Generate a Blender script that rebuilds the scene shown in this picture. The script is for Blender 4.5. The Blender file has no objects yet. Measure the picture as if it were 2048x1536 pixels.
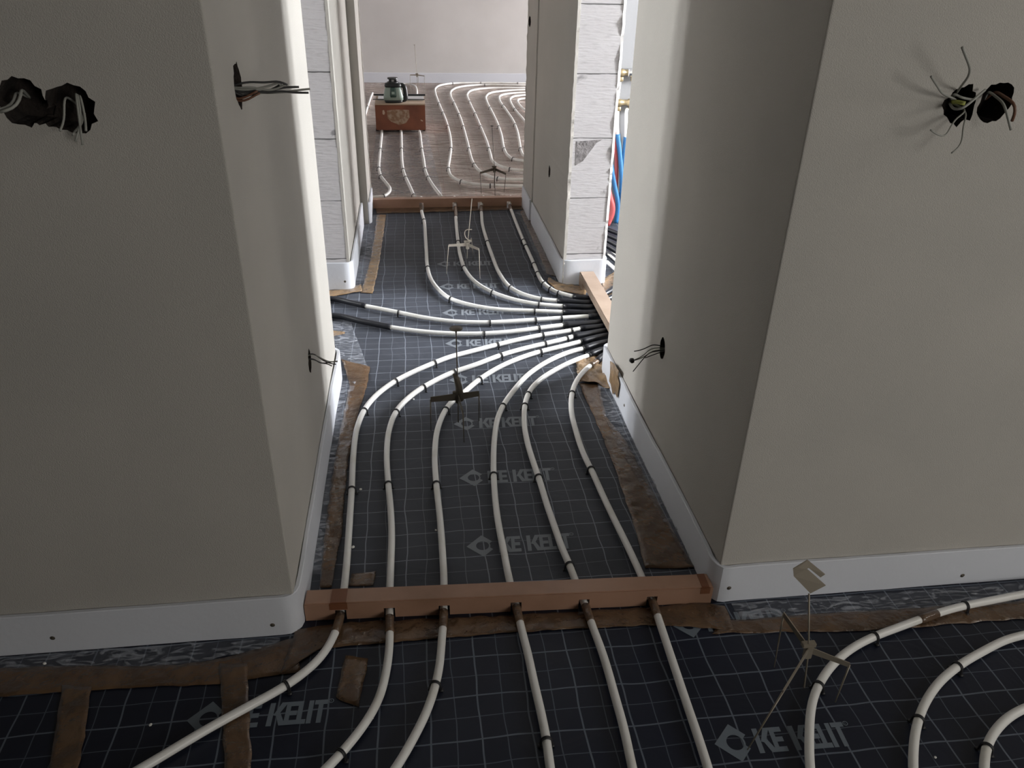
import bpy, bmesh, math, random
from mathutils import Vector, Matrix, noise
random.seed(7)
S = bpy.context.scene
COL = S.collection
# ---------------------------------------------------------------- camera
F = 1546.0; CX, CY = 1024.0, 768.0; H = 1.32
def _n(v): return Vector(v).normalized()
_Y = _n((-216, -858, F)); _D = Vector((-69, 2802, F)); _D = (_D - _D.dot(_Y)*_Y).normalized(); _U = -_D
_X = _Y.cross(_U)
RW = Matrix((_X, _Y, _U))                     # image axes (right, down, forward) -> world
cam_d = bpy.data.cameras.new('camera'); cam = bpy.data.objects.new('camera', cam_d); COL.objects.link(cam)
r_, u_, b_ = RW @ Vector((1,0,0)), RW @ Vector((0,-1,0)), RW @ Vector((0,0,-1))
M4 = Matrix(((r_.x,u_.x,b_.x,0),(r_.y,u_.y,b_.y,0),(r_.z,u_.z,b_.z,H),(0,0,0,1)))
cam.matrix_world = M4
cam_d.sensor_width = 36; cam_d.lens = F*36/2048; cam_d.clip_start = .02
S.camera = cam
# ---------------------------------------------------------------- view, world and daylight
S.view_settings.view_transform = 'Standard'; S.view_settings.look = 'None'
S.view_settings.gamma = 1; S.view_settings.use_curve_mapping = False
S.view_settings.exposure = 0.0
w = bpy.data.worlds.new('world'); S.world = w; w.use_nodes = True
w.node_tree.nodes['Background'].inputs[0].default_value = (.75,.85,1,1)
w.node_tree.nodes['Background'].inputs[1].default_value = .35
def area(name, loc, size, rot, power, color=(1,1,1), spread=math.pi):
    d = bpy.data.lights.new(name, 'AREA'); d.shape = 'RECTANGLE'; d.size, d.size_y = size
    d.energy = power; d.color = color; d.spread = spread
    o = bpy.data.objects.new(name, d); o.location = loc; o.rotation_euler = rot; COL.objects.link(o); return o
HP = math.pi/2
area('daylight_utility_room_a', (3.62, 2.12, 1.5), (1.4, .5), (0, HP, 0), 260, (.95,.97,1))       # faces -x
area('daylight_utility_room_b', (3.62, 3.34, 1.5), (1.4, .5), (0, HP, 0), 440, (.95,.97,1))
area('daylight_side_room', (-3.32, 3.87, 1.5), (1.4, .5), (0, -HP, 0), 240, (.96,.98,1))         # faces +x
area('daylight_front_room', (3.32, .1, 1.75), (.6, .6), (0, HP, 0), 17, (1,.97,.92))
area('daylight_front_room_rear', (2.42, -3.02, 1.5), (1.1, 1.2), (HP, 0, 0), 52, (1,.97,.92))        # faces +y
area('daylight_far_room', (6.62, 9.0, 1.1), (1.5, 1.3), (0, HP, 0), 1000, (.98,.97,1))
# ---------------------------------------------------------------- pixel tracing -> real positions
def ray(u, v): return RW @ Vector((u-CX, v-CY, F))
def fl(u, v, z=0.0):
    r = ray(u, v); t = (z-H)/r.z; return Vector((r.x*t, r.y*t, z))
def onY(u, v, y):
    r = ray(u, v); t = y/r.y; return Vector((r.x*t, y, r.z*t+H))
def onX(u, v, x):
    r = ray(u, v); t = x/r.x; return Vector((x, r.y*t, r.z*t+H))
# ---------------------------------------------------------------- materials
def mat(name, color, rough=.6, metal=0, bump=None, var=None, coat=0, alpha=1, spec=.5, trans=0):
    """bump=(scale,strength,dist), var=(scale,color2,lo,hi)"""
    m = bpy.data.materials.new(name); m.use_nodes = True; nt = m.node_tree; N = nt.nodes; L = nt.links
    b = N['Principled BSDF']
    b.inputs['Base Color'].default_value = (*color, 1); b.inputs['Roughness'].default_value = rough
    b.inputs['Metallic'].default_value = metal; b.inputs['Coat Weight'].default_value = coat
    b.inputs['Alpha'].default_value = alpha; b.inputs['Specular IOR Level'].default_value = spec
    g = N.new('ShaderNodeNewGeometry')
    if bump:
        n = N.new('ShaderNodeTexNoise'); n.inputs['Scale'].default_value = bump[0]; n.inputs['Detail'].default_value = 6
        L.new(g.outputs['Position'], n.inputs['Vector'])
        bp = N.new('ShaderNodeBump'); bp.inputs['Strength'].default_value = bump[1]; bp.inputs['Distance'].default_value = bump[2]
        L.new(n.outputs[0], bp.inputs['Height']); L.new(bp.outputs[0], b.inputs['Normal'])
    if var:
        n = N.new('ShaderNodeTexNoise'); n.inputs['Scale'].default_value = var[0]; n.inputs['Detail'].default_value = 5
        L.new(g.outputs['Position'], n.inputs['Vector'])
        r = N.new('ShaderNodeMapRange'); r.inputs[1].default_value = var[2]; r.inputs[2].default_value = var[3]
        L.new(n.outputs[0], r.inputs[0])
        mx = N.new('ShaderNodeMix'); mx.data_type = 'RGBA'
        mx.inputs[6].default_value = (*color, 1); mx.inputs[7].default_value = (*var[1], 1)
        L.new(r.outputs[0], mx.inputs[0]); L.new(mx.outputs[2], b.inputs['Base Color'])
    return m
PL = (.50,.475,.435)
M_plaster = mat('plaster_skim', PL, .9, bump=(520,.55,.002), var=(3.2,(.46,.44,.405),.35,.7), spec=.2)
M_plaster_white = mat('plaster_skim_white', (.66,.645,.63), .9, bump=(260,.3,.002), var=(2.0,(.60,.585,.57),.35,.7), spec=.2)
M_ceiling = mat('ceiling_raw_concrete', (.20,.195,.19), .9)
M_side = mat('raw_render_grey', (.24,.235,.23), .9)
M_utility = mat('painted_block_grey', (.21,.21,.215), .9, bump=(40,.2,.003))
M_foam = mat('foam_white', (.68,.70,.75), .55, bump=(60,.15,.004), spec=.35)
M_hole = mat('hole_masonry_shaded', (.018,.013,.011), .95, bump=(90,.8,.01), var=(30,(.04,.03,.024),.4,.65))  # masonry taken near black, the shade inside the holes put into its colour
M_cable = mat('cable_grey', (.30,.30,.27), .5); M_cable_dark = mat('cable_black', (.05,.05,.05), .5)
M_cable_yg = mat('cable_yellow_green', (.42,.45,.10), .5); M_cable_brown = mat('cable_brown', (.15,.07,.04), .5)
M_pipe = mat('pipe_white', (.83,.82,.79), .32, var=(9,(.66,.63,.55),.55,.8))
M_clip = mat('clip_black', (.02,.02,.022), .4)
M_sleeve = mat('sleeve_black', (.012,.013,.018), .35)
M_tape = mat('tape_brown', (.17,.10,.052), .24, bump=(26,.9,.016), var=(14,(.10,.056,.03),.35,.7), coat=.4, alpha=.86)
M_tape_lit = mat('tape_brown_lit', (.36,.245,.14), .24, bump=(26,.9,.016), var=(14,(.27,.17,.09),.35,.7), coat=.4, alpha=.9)  # same brown tape made lighter, the light falling on it put into its colour
M_tape_board = mat('tape_brown_board', (.37,.215,.145), .42, bump=(14,.25,.006), var=(9,(.29,.165,.105),.4,.7), coat=.15)
M_tape_dark = mat('tape_brown_double', (.19,.075,.035), .35, bump=(14,.3,.006))
M_metal_pale = mat('galvanised_steel_pale', (.55,.50,.43), .5, metal=.2)
M_metal = mat('galvanised_steel', (.27,.235,.185), .42, metal=.35, bump=(200,.1,.001))
M_metal_dark = mat('dark_steel', (.10,.085,.065), .5, metal=.5)
M_brass = mat('brass', (.33,.26,.15), .35, metal=.6)
M_chrome = mat('chrome', (.7,.7,.7), .2, metal=1)
M_blue = mat('sleeve_blue', (.02,.13,.30), .5); M_red = mat('sleeve_red', (.38,.07,.07), .5)
M_redcap = mat('tape_red', (.75,.03,.04), .4)
M_wood = mat('raw_board', (.34,.255,.195), .7, bump=(30,.3,.004), var=(8,(.28,.205,.155),.4,.7))
M_card = mat('cardboard_brown', (.24,.085,.045), .75, bump=(18,.3,.006), var=(7,(.17,.06,.035),.4,.7))
M_card_pale = mat('cardboard_torn', (.40,.30,.22), .8, var=(40,(.26,.15,.09),.4,.6))
M_card_top = mat('cardboard_edge', (.52,.40,.30), .8)
M_lg = mat('laser_body_green', (.30,.38,.33), .45); M_lb = mat('laser_black', (.018,.022,.022), .4)
M_lp = mat('laser_panel', (.03,.07,.055), .35); M_white = mat('white_plastic', (.75,.75,.75), .4)
M_gravel = mat('chip_white', (.8,.79,.75), .9)
M_print_c = mat('print_grey_blue', (.19,.21,.235), .5)

def foil_material(name, base, line, ox, oy, warp, wr_scale, wr_str, rough, brown=None, stretch=(1,1,1), dist=.8, bd=.012, lw=1.0, coat=.6):
    m = bpy.data.materials.new(name); m.use_nodes = True; nt = m.node_tree; N = nt.nodes; L = nt.links
    b = N['Principled BSDF']; b.inputs['Roughness'].default_value = rough; b.inputs['Coat Weight'].default_value = coat
    b.inputs['Coat Roughness'].default_value = .3; b.inputs['Specular IOR Level'].default_value = .32
    g = N.new('ShaderNodeNewGeometry')
    def math_(op, a, b_=None):
        n = N.new('ShaderNodeMath'); n.operation = op
        for i, x in enumerate((a, b_)):
            if x is None: continue
            if isinstance(x, (int, float)): n.inputs[i].default_value = x
            else: L.new(x, n.inputs[i])
        return n.outputs[0]
    nz = N.new('ShaderNodeTexNoise'); nz.inputs['Scale'].default_value = 5.5; nz.inputs['Detail'].default_value = 2
    L.new(g.outputs['Position'], nz.inputs['Vector'])
    sub = N.new('ShaderNodeVectorMath'); sub.operation = 'SUBTRACT'; sub.inputs[1].default_value = (.5,.5,.5)
    L.new(nz.outputs[1], sub.inputs[0])
    sc = N.new('ShaderNodeVectorMath'); sc.operation = 'SCALE'; sc.inputs['Scale'].default_value = warp
    L.new(sub.outputs[0], sc.inputs[0])
    ad = N.new('ShaderNodeVectorMath'); ad.operation = 'ADD'
    L.new(g.outputs['Position'], ad.inputs[0]); L.new(sc.outputs[0], ad.inputs[1])
    sp = N.new('ShaderNodeSeparateXYZ'); L.new(ad.outputs[0], sp.inputs[0])
    def lines(axis, off, period, width):
        d = math_('PINGPONG', math_('SUBTRACT', sp.outputs[axis], off-20*period), period/2)
        return math_('LESS_THAN', d, width)
    thick = math_('MAXIMUM', lines(0, ox, .1, .0014*lw), lines(1, oy, .1, .0013*lw))
    thin = math_('MAXIMUM', lines(0, ox, .05, .0009*lw), lines(1, oy, .05, .0008*lw))
    tot = math_('MAXIMUM', thick, math_('MULTIPLY', thin, .6))
    mx = N.new('ShaderNodeMix'); mx.data_type = 'RGBA'
    vn = N.new('ShaderNodeTexNoise'); vn.inputs['Scale'].default_value = 4; vn.inputs['Detail'].default_value = 4
    L.new(g.outputs['Position'], vn.inputs['Vector'])
    m0 = N.new('ShaderNodeMix'); m0.data_type = 'RGBA'
    m0.inputs[6].default_value = (*base, 1); m0.inputs[7].default_value = (*(brown or [c*1.25 for c in base]), 1)
    rr = N.new('ShaderNodeMapRange'); rr.inputs[1].default_value = .4; rr.inputs[2].default_value = .65
    L.new(vn.outputs[0], rr.inputs[0]); L.new(rr.outputs[0], m0.inputs[0])
    L.new(m0.outputs[2], mx.inputs[6]); mx.inputs[7].default_value = (*line, 1)
    L.new(tot, mx.inputs[0]); L.new(mx.outputs[2], b.inputs['Base Color'])
    mp = N.new('ShaderNodeMapping'); mp.inputs['Scale'].default_value = stretch
    L.new(g.outputs['Position'], mp.inputs['Vector'])
    wn = N.new('ShaderNodeTexNoise'); wn.inputs['Scale'].default_value = wr_scale; wn.inputs['Detail'].default_value = 4
    wn.inputs['Distortion'].default_value = dist
    L.new(mp.outputs[0], wn.inputs['Vector'])
    bp = N.new('ShaderNodeBump'); bp.inputs['Strength'].default_value = wr_str; bp.inputs['Distance'].default_value = bd
    L.new(wn.outputs[0], bp.inputs['Height']); L.new(bp.outputs[0], b.inputs['Normal']); L.new(bp.outputs[0], b.inputs['Coat Normal'])
    return m
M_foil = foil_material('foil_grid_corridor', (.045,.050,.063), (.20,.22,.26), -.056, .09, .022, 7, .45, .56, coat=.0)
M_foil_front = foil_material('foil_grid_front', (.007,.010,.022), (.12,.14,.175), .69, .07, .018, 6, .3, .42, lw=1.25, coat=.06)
M_foil_far = foil_material('foil_wrinkled_far', (.58,.485,.43), (.46,.275,.245), 0, 0, .05, 9, 1.0, .42, brown=(.46,.36,.30), stretch=(.35,1.9,1), dist=1.6, bd=.16, coat=.5)

def film_material():
    m = bpy.data.materials.new('clear_film'); m.use_nodes = True; nt = m.node_tree; N = nt.nodes; L = nt.links
    b = N['Principled BSDF']; b.inputs['Base Color'].default_value = (.62,.65,.72,1); b.inputs['Roughness'].default_value = .22
    g = N.new('ShaderNodeNewGeometry')
    n = N.new('ShaderNodeTexNoise'); n.inputs['Scale'].default_value = 20; n.inputs['Detail'].default_value = 3; n.inputs['Distortion'].default_value = 2.5
    mp = N.new('ShaderNodeMapping'); mp.inputs['Scale'].default_value = (.7,2.2,1); mp.inputs['Rotation'].default_value = (0,0,.5)
    L.new(g.outputs['Position'], mp.inputs['Vector']); L.new(mp.outputs[0], n.inputs['Vector'])
    bp = N.new('ShaderNodeBump'); bp.inputs['Strength'].default_value = 1; bp.inputs['Distance'].default_value = .01
    L.new(n.outputs[0], bp.inputs['Height']); L.new(bp.outputs[0], b.inputs['Normal'])
    r = N.new('ShaderNodeMapRange'); r.inputs[1].default_value = .48; r.inputs[2].default_value = .66; r.inputs[3].default_value = .05; r.inputs[4].default_value = .34
    L.new(n.outputs[0], r.inputs[0])
    t = N.new('ShaderNodeBsdfTransparent'); mx = N.new('ShaderNodeMixShader')
    L.new(r.outputs[0], mx.inputs[0]); L.new(t.outputs[0], mx.inputs[1]); L.new(b.outputs[0], mx.inputs[2])
    L.new(mx.outputs[0], N['Material Output'].inputs['Surface'])
    return m
M_film = film_material()

def block_material():
    m = bpy.data.materials.new('aerated_block'); m.use_nodes = True; nt = m.node_tree; N = nt.nodes; L = nt.links
    b = N['Principled BSDF']; b.inputs['Roughness'].default_value = .95; b.inputs['Specular IOR Level'].default_value = .15
    g = N.new('ShaderNodeNewGeometry')
    wv = N.new('ShaderNodeTexNoise'); wv.inputs['Scale'].default_value = 14; L.new(g.outputs['Position'], wv.inputs['Vector'])
    sp = N.new('ShaderNodeSeparateXYZ'); L.new(g.outputs['Position'], sp.inputs[0])
    def mth(op, *a):
        n = N.new('ShaderNodeMath'); n.operation = op
        for i, x in enumerate(a):
            if isinstance(x, (int, float)): n.inputs[i].default_value = x
            else: L.new(x, n.inputs[i])
        return n.outputs[0]
    z = mth('ADD', sp.outputs[2], mth('MULTIPLY', wv.outputs[0], .006))
    d = mth('PINGPONG', mth('ADD', z, 1.024-.147), .128)
    gap = mth('LESS_THAN', d, mth('MULTIPLY', wv.outputs[0], .0046))
    mp = N.new('ShaderNodeMapping'); mp.inputs['Scale'].default_value = (1.2,1,9); L.new(g.outputs['Position'], mp.inputs['Vector'])
    sn = N.new('ShaderNodeTexNoise'); sn.inputs['Scale'].default_value = 16; sn.inputs['Detail'].default_value = 7; L.new(mp.outputs[0], sn.inputs['Vector'])
    r = N.new('ShaderNodeMapRange'); r.inputs[1].default_value = .54; r.inputs[2].default_value = .76; L.new(sn.outputs[0], r.inputs[0])
    m1 = N.new('ShaderNodeMix'); m1.data_type = 'RGBA'; m1.inputs[6].default_value = (.63,.61,.62,1); m1.inputs[7].default_value = (.47,.455,.46,1)
    L.new(mth('MULTIPLY', r.outputs[0], .8), m1.inputs[0])
    pn = N.new('ShaderNodeTexNoise'); pn.inputs['Scale'].default_value = 8; pn.inputs['Detail'].default_value = 5; pn.inputs['Distortion'].default_value = 1; L.new(g.outputs['Position'], pn.inputs['Vector'])
    pr_ = N.new('ShaderNodeMapRange'); pr_.inputs[1].default_value = .64; pr_.inputs[2].default_value = .72; pr_.inputs[4].default_value = .7; L.new(pn.outputs[0], pr_.inputs[0])
    m3 = N.new('ShaderNodeMix'); m3.data_type = 'RGBA'; m3.inputs[7].default_value = (.16,.155,.16,1); L.new(pr_.outputs[0], m3.inputs[0]); L.new(m1.outputs[2], m3.inputs[6])
    m2 = N.new('ShaderNodeMix'); m2.data_type = 'RGBA'; m2.inputs[7].default_value = (.17,.165,.165,1)
    L.new(gap, m2.inputs[0]); L.new(m3.outputs[2], m2.inputs[6]); L.new(m2.outputs[2], b.inputs['Base Color'])
    bp = N.new('ShaderNodeBump'); bp.inputs['Strength'].default_value = .8; bp.inputs['Distance'].default_value = .004
    L.new(mth('SUBTRACT', sn.outputs[0], mth('MULTIPLY', gap, .8)), bp.inputs['Height']); L.new(bp.outputs[0], b.inputs['Normal'])
    return m
M_block = block_material()
M_mortar = mat('rough_mortar', (.33,.31,.31), .95, bump=(90,1,.006), var=(60,(.17,.16,.16),.4,.7))
# ---------------------------------------------------------------- object helpers
def obj(name, bm, m, parent=None, smooth=False):
    me = bpy.data.meshes.new(name)
    if smooth:
        for f in bm.faces: f.smooth = True
    bm.to_mesh(me); bm.free(); me.materials.append(m)
    o = bpy.data.objects.new(name, me); COL.objects.link(o)
    if parent:
        o.parent = parent; o.matrix_parent_inverse = Matrix.Translation(-parent.location)
    return o
def tag(o, label=None, cat=None, group=None, kind=None):
    if label: o['label'] = label
    if cat: o['category'] = cat
    if group: o['group'] = group
    if kind: o['kind'] = kind
    return o
def thing(name, label, cat, loc=(0,0,0), group=None):
    o = bpy.data.objects.new(name, None); COL.objects.link(o); o.location = loc; o.empty_display_size = .05
    return tag(o, label, cat, group)
def box(bm, a, b, bevel=0):
    a, b = Vector(a), Vector(b)
    r = bmesh.ops.create_cube(bm, size=1); vs = r['verts']
    for v in vs: v.co = Vector(((a.x+b.x)/2+v.co.x*(b.x-a.x), (a.y+b.y)/2+v.co.y*(b.y-a.y), (a.z+b.z)/2+v.co.z*(b.z-a.z)))
    if bevel:
        es = list({e for v in vs for e in v.link_edges})
        bmesh.ops.bevel(bm, geom=es, offset=bevel, segments=2, affect='EDGES')
    return bm
def bx(a, b, bevel=0): return box(bmesh.new(), a, b, bevel)
def prism(bm, poly, z0, z1):
    n = len(poly); lo = [bm.verts.new((p[0], p[1], z0)) for p in poly]; hi = [bm.verts.new((p[0], p[1], z1)) for p in poly]
    bm.faces.new(lo[::-1]); bm.faces.new(hi)
    for i in range(n): bm.faces.new((lo[i], lo[(i+1)%n], hi[(i+1)%n], hi[i]))
    bmesh.ops.recalc_face_normals(bm, faces=bm.faces[:])
    return bm
def struct(name, bm, m):
    o = obj(name, bm, m); o['kind'] = 'structure'; return o
def smooth_path(pts, step=.012):
    P = [Vector(p) for p in pts]; P = [P[0]*2-P[1]] + P + [P[-1]*2-P[-2]]; out = []
    for i in range(1, len(P)-2):
        p0, p1, p2, p3 = P[i-1:i+3]; L = (p2-p1).length; n = max(1, int(L/step))
        t0 = 0; t1 = t0+max((p1-p0).length,1e-5)**.5; t2 = t1+max(L,1e-5)**.5; t3 = t2+max((p3-p2).length,1e-5)**.5
        for k in range(n):
            t = t1+(t2-t1)*k/n
            A1 = (t1-t)/(t1-t0)*p0+(t-t0)/(t1-t0)*p1; A2 = (t2-t)/(t2-t1)*p1+(t-t1)/(t2-t1)*p2; A3 = (t3-t)/(t3-t2)*p2+(t-t2)/(t3-t2)*p3
            B1 = (t2-t)/(t2-t0)*A1+(t-t0)/(t2-t0)*A2; B2 = (t3-t)/(t3-t1)*A2+(t-t1)/(t3-t1)*A3
            out.append((t2-t)/(t2-t1)*B1+(t-t1)/(t2-t1)*B2)
    out.append(P[-2]); return out
def relax(P, it=6):
    P = [p.copy() for p in P]
    for _ in range(it):
        Q = [p.copy() for p in P]
        for i in range(1, len(P)-1): Q[i] = P[i]*.5+(P[i-1]+P[i+1])*.25
        P = Q
    return P
def tube(bm, P, r, seg=12, cap=True):
    P = [Vector(p) for p in P]; rr = r if isinstance(r, (list, tuple)) else [r]*len(P)
    T = [(P[min(i+1, len(P)-1)]-P[max(i-1, 0)]).normalized() for i in range(len(P))]
    up = Vector((0,0,1)) if abs(T[0].z) < .9 else Vector((1,0,0))
    n = (up-up.dot(T[0])*T[0]).normalized(); rings = []
    for i, p in enumerate(P):
        n = (n-n.dot(T[i])*T[i]).normalized(); b = T[i].cross(n)
        rings.append([bm.verts.new(p+rr[i]*(math.cos(a)*n+math.sin(a)*b)) for a in [2*math.pi*k/seg for k in range(seg)]])
    for i in range(len(P)-1):
        for k in range(seg): bm.faces.new((rings[i][k], rings[i][(k+1)%seg], rings[i+1][(k+1)%seg], rings[i+1][k]))
    if cap: bm.faces.new(rings[0][::-1]); bm.faces.new(rings[-1])
    bmesh.ops.recalc_face_normals(bm, faces=bm.faces[:])
    return bm
def tb(P, r, seg=12): return tube(bmesh.new(), P, r, seg)
def lathe(bm, prof, c, seg=24, axis='z'):
    rings = []
    for r, h in prof:
        ring = []
        for k in range(seg):
            a = 2*math.pi*k/seg; x, y = r*math.cos(a), r*math.sin(a)
            q = (x, y, h) if axis == 'z' else ((h, x, y) if axis == 'x' else (x, h, y))
            ring.append(bm.verts.new(Vector(c)+Vector(q)))
        rings.append(ring)
    for i in range(len(rings)-1):
        for k in range(seg): bm.faces.new((rings[i][k], rings[i][(k+1)%seg], rings[i+1][(k+1)%seg], rings[i+1][k]))
    bm.faces.new(rings[0][::-1]); bm.faces.new(rings[-1]); bmesh.ops.recalc_face_normals(bm, faces=bm.faces[:])
    return bm
def cut(o, cutters):
    """carve real holes, then drop the cutting shapes"""
    tmp = []
    for bm in cutters:
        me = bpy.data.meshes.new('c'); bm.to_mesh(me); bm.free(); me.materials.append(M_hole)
        c = bpy.data.objects.new('c', me); COL.objects.link(c); tmp.append(c)
        md = o.modifiers.new('b', 'BOOLEAN'); md.operation = 'DIFFERENCE'; md.object = c; md.solver = 'EXACT'; md.material_mode = 'TRANSFER'
    bpy.context.view_layer.update()
    ev = o.evaluated_get(bpy.context.evaluated_depsgraph_get()); me = bpy.data.meshes.new_from_object(ev)
    o.modifiers.clear(); o.data = me
    for c in tmp: bpy.data.objects.remove(c)
def jag(center, axis, ru, rv, depth, seg=26, amp=.12, seed=0):
    """ragged round cutter; axis 'y' = hole in a wall facing -y, 'x+'/'x-' = hole in a wall facing +x/-x"""
    bm = bmesh.new(); c = Vector(center); A = []; B = []
    for k in range(seg):
        a = 2*math.pi*k/seg; q = 1+amp*(random.random()-.5)*2
        u, v = ru*q*math.cos(a), rv*q*math.sin(a)
        if axis == 'y': A.append(c+Vector((u, -.02, v))); B.append(c+Vector((u*.9, depth, v*.9)))
        else:
            s = 1 if axis == 'x+' else -1
            A.append(c+Vector((s*.02, u, v))); B.append(c+Vector((-s*depth, u*.9, v*.9)))
    va = [bm.verts.new(p) for p in A]; vb = [bm.verts.new(p) for p in B]
    bm.faces.new(va[::-1]); bm.faces.new(vb)
    for k in range(seg): bm.faces.new((va[k], va[(k+1)%seg], vb[(k+1)%seg], vb[k]))
    bmesh.ops.recalc_face_normals(bm, faces=bm.faces[:]); return bm
# ================================================================ THE SETTING
ZC = 2.5
struct('floor', bx((-3.6,-3.1,-.15), (6.8,10.2,-.004)), mat('screed', (.2,.2,.2), .9))
struct('ceiling', bx((-3.6,-3.1,ZC), (6.8,10.2,ZC+.15)), M_ceiling)
bm = bmesh.new()
for a, b in (((-3.3,-.004),(1.84,ZC)), ((3.0,-.004),(3.6,ZC)), ((1.84,-.004),(3.0,.9)), ((1.84,2.1),(3.0,ZC))): box(bm, (a[0],-3.0,a[1]), (b[0],-2.8,b[1]))
struct('wall_back', bm, M_plaster)
struct('wall_left', bx((-3.5,-3.0,-.004), (-3.3,1.285,ZC)), M_plaster)
def wall_with_window(name, x0, x1, y0, y1, wy0, wy1, wz0, wz1, m):
    bm = bmesh.new()
    box(bm, (x0,y0,-.004), (x1,wy0,ZC)); box(bm, (x0,wy1,-.004), (x1,y1,ZC))
    box(bm, (x0,wy0,-.004), (x1,wy1,wz0)); box(bm, (x0,wy0,wz1), (x1,wy1,ZC))
    return struct(name, bm, m)
wn = [0]
def window(x, y0, y1, z0, z1):
    wn[0] += 1
    bm = bmesh.new(); t = .05
    for a, b in (((y0,z0),(y0+t,z1)), ((y1-t,z0),(y1,z1)), ((y0+t,z0),(y1-t,z0+t)), ((y0+t,z1-t),(y1-t,z1)), (((y0+y1)/2-.03,z0+t),((y0+y1)/2+.03,z1-t))):
        box(bm, (x-.03,a[0],a[1]), (x+.03,b[0],b[1]))
    struct('window_%d' % wn[0], bm, M_white)
wall_with_window('wall_right', 3.1, 3.3, -2.8, 1.285, -.3, .5, 1.35, 2.15, M_plaster); window(3.2, -.3, .5, 1.35, 2.15)
wall_with_window('wall_utility_right', 3.4, 3.6, 1.45, 2.75, 1.85, 2.38, .75, 2.25, M_side); window(3.5, 1.85, 2.38, .75, 2.25)
wall_with_window('wall_utility_right_rear', 3.4, 3.6, 2.75, 4.45, 3.07, 3.6, .75, 2.25, M_side); window(3.5, 3.07, 3.6, .75, 2.25)
wall_with_window('wall_side_left', -3.3, -3.1, 1.45, 4.3, 3.6, 4.13, .8, 2.2, M_side); window(-3.2, 3.6, 4.13, .8, 2.2)
wall_with_window('wall_far_right', 6.4, 6.6, 4.6, 9.8, 8.3, 9.7, .3, 1.9, M_plaster_white); window(6.5, 8.3, 9.7, .3, 1.9)
# the two thick wall ends that flank the passage
XL, XR = -.292, .667
YF, YE = 1.286, 2.462
def rounded(poly_c, r, seg=4):
    out = []
    n = len(poly_c)
    for i, (p, rad) in enumerate(poly_c):
        if not rad: out.append(p); continue
        a = Vector(poly_c[i-1][0]); b = Vector(p); c = Vector(poly_c[(i+1)%n][0])
        d1 = (a-b).normalized(); d2 = (c-b).normalized(); s = b+d1*rad; e = b+d2*rad
        for k in range(seg+1):
            t = k/seg; out.append(tuple((1-t)**2*s+2*t*(1-t)*b+t*t*e))
    return out
pl = rounded([((-3.5,YF),0), ((XL,YF),.004), ((XL,YE+.02),.02), ((-.48,YE+.02),.01), ((-.48,1.47),0), ((-3.5,1.47),0)], 0)
wl = struct('wall_near_left', prism(bmesh.new(), pl, -.004, ZC), M_plaster)
pr = rounded([((3.6,YF),0), ((3.6,1.47),0), ((.855,1.47),0), ((.855,YE-.02),.01), ((XR,YE-.02),.02), ((XR,YF),.004)], 0)
wr = struct('wall_near_right', prism(bmesh.new(), pr, -.004, ZC), M_plaster)
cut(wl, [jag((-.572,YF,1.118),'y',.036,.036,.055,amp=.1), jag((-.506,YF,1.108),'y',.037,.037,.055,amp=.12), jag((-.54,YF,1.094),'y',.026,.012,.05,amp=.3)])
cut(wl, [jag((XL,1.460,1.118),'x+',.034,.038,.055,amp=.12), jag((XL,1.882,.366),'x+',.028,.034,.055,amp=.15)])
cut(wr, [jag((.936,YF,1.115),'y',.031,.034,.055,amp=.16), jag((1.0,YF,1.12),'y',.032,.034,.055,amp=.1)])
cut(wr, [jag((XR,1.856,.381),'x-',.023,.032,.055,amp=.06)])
# piers with exposed aerated blocks on their end faces
struct('wall_pier_right', bx((.680,3.31,-.004), (.850,4.28,ZC)), M_block)
struct('wall_pier_left', bx((-.46,3.31,-.004), (-.305,4.28,ZC)), M_block)
def skin(name, x0, x1, y0, y1, m, amp, seed):
    """a plaster coat whose free edge toward the camera is ragged"""
    bm = bmesh.new(); N = 150; a = []; b = []; c = []; d = []
    for i in range(N+1):
        z = ZC*i/N; j = amp*(noise.noise(Vector((seed, z*16, 0)))*1.2+noise.noise(Vector((seed, z*55, 3)))*.8)
        j2 = amp*noise.noise(Vector((seed+5, z*30, 9)))*.8
        a.append(bm.verts.new((x0+j2*.35, y0+j, z))); b.append(bm.verts.new((x1-j2*.0, y0+j*.6+amp*.3, z)))
        c.append(bm.verts.new((x1, y1, z))); d.append(bm.verts.new((x0, y1, z)))
    for i in range(N):
        for p, q in ((a,b), (b,c), (c,d), (d,a)): bm.faces.new((p[i], q[i], q[i+1], p[i+1]))
    bm.faces.new((a[0],d[0],c[0],b[0])); bm.faces.new((a[N],b[N],c[N],d[N]))
    bmesh.ops.recalc_face_normals(bm, faces=bm.faces[:])
    return struct(name, bm, m)
sk = skin('wall_plaster_coat_right', .667, .6798, 3.306, 4.28, M_plaster, .006, 1)
cut(sk, [jag((.667,3.78,.403),'x-',.026,.031,.012,amp=.08)])
skin('wall_plaster_coat_utility', .8502, .862, 3.306, 4.28, M_plaster_white, .008, 4)
skin('wall_plaster_coat_left', -.3048, -.293, 3.309, 4.28, M_plaster, .0015, 8)
# a cut block with rough mortar in its upper corner on the right pier
bm = bmesh.new(); q = [onY(u, v, 3.308) for u, v in ((1151,331),(1153,283),(1205,279),(1193,286),(1166,322))]
vs = [bm.verts.new(p) for p in q]; vb = [bm.verts.new(p+Vector((0,.004,0))) for p in q]
bm.faces.new(vs); bm.faces.new(vb[::-1])
for i in range(5): bm.faces.new((vs[i], vb[i], vb[(i+1)%5], vs[(i+1)%5]))
bmesh.ops.recalc_face_normals(bm, faces=bm.faces[:])
struct('trim_mortar_patch', bm, M_mortar)
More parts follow.
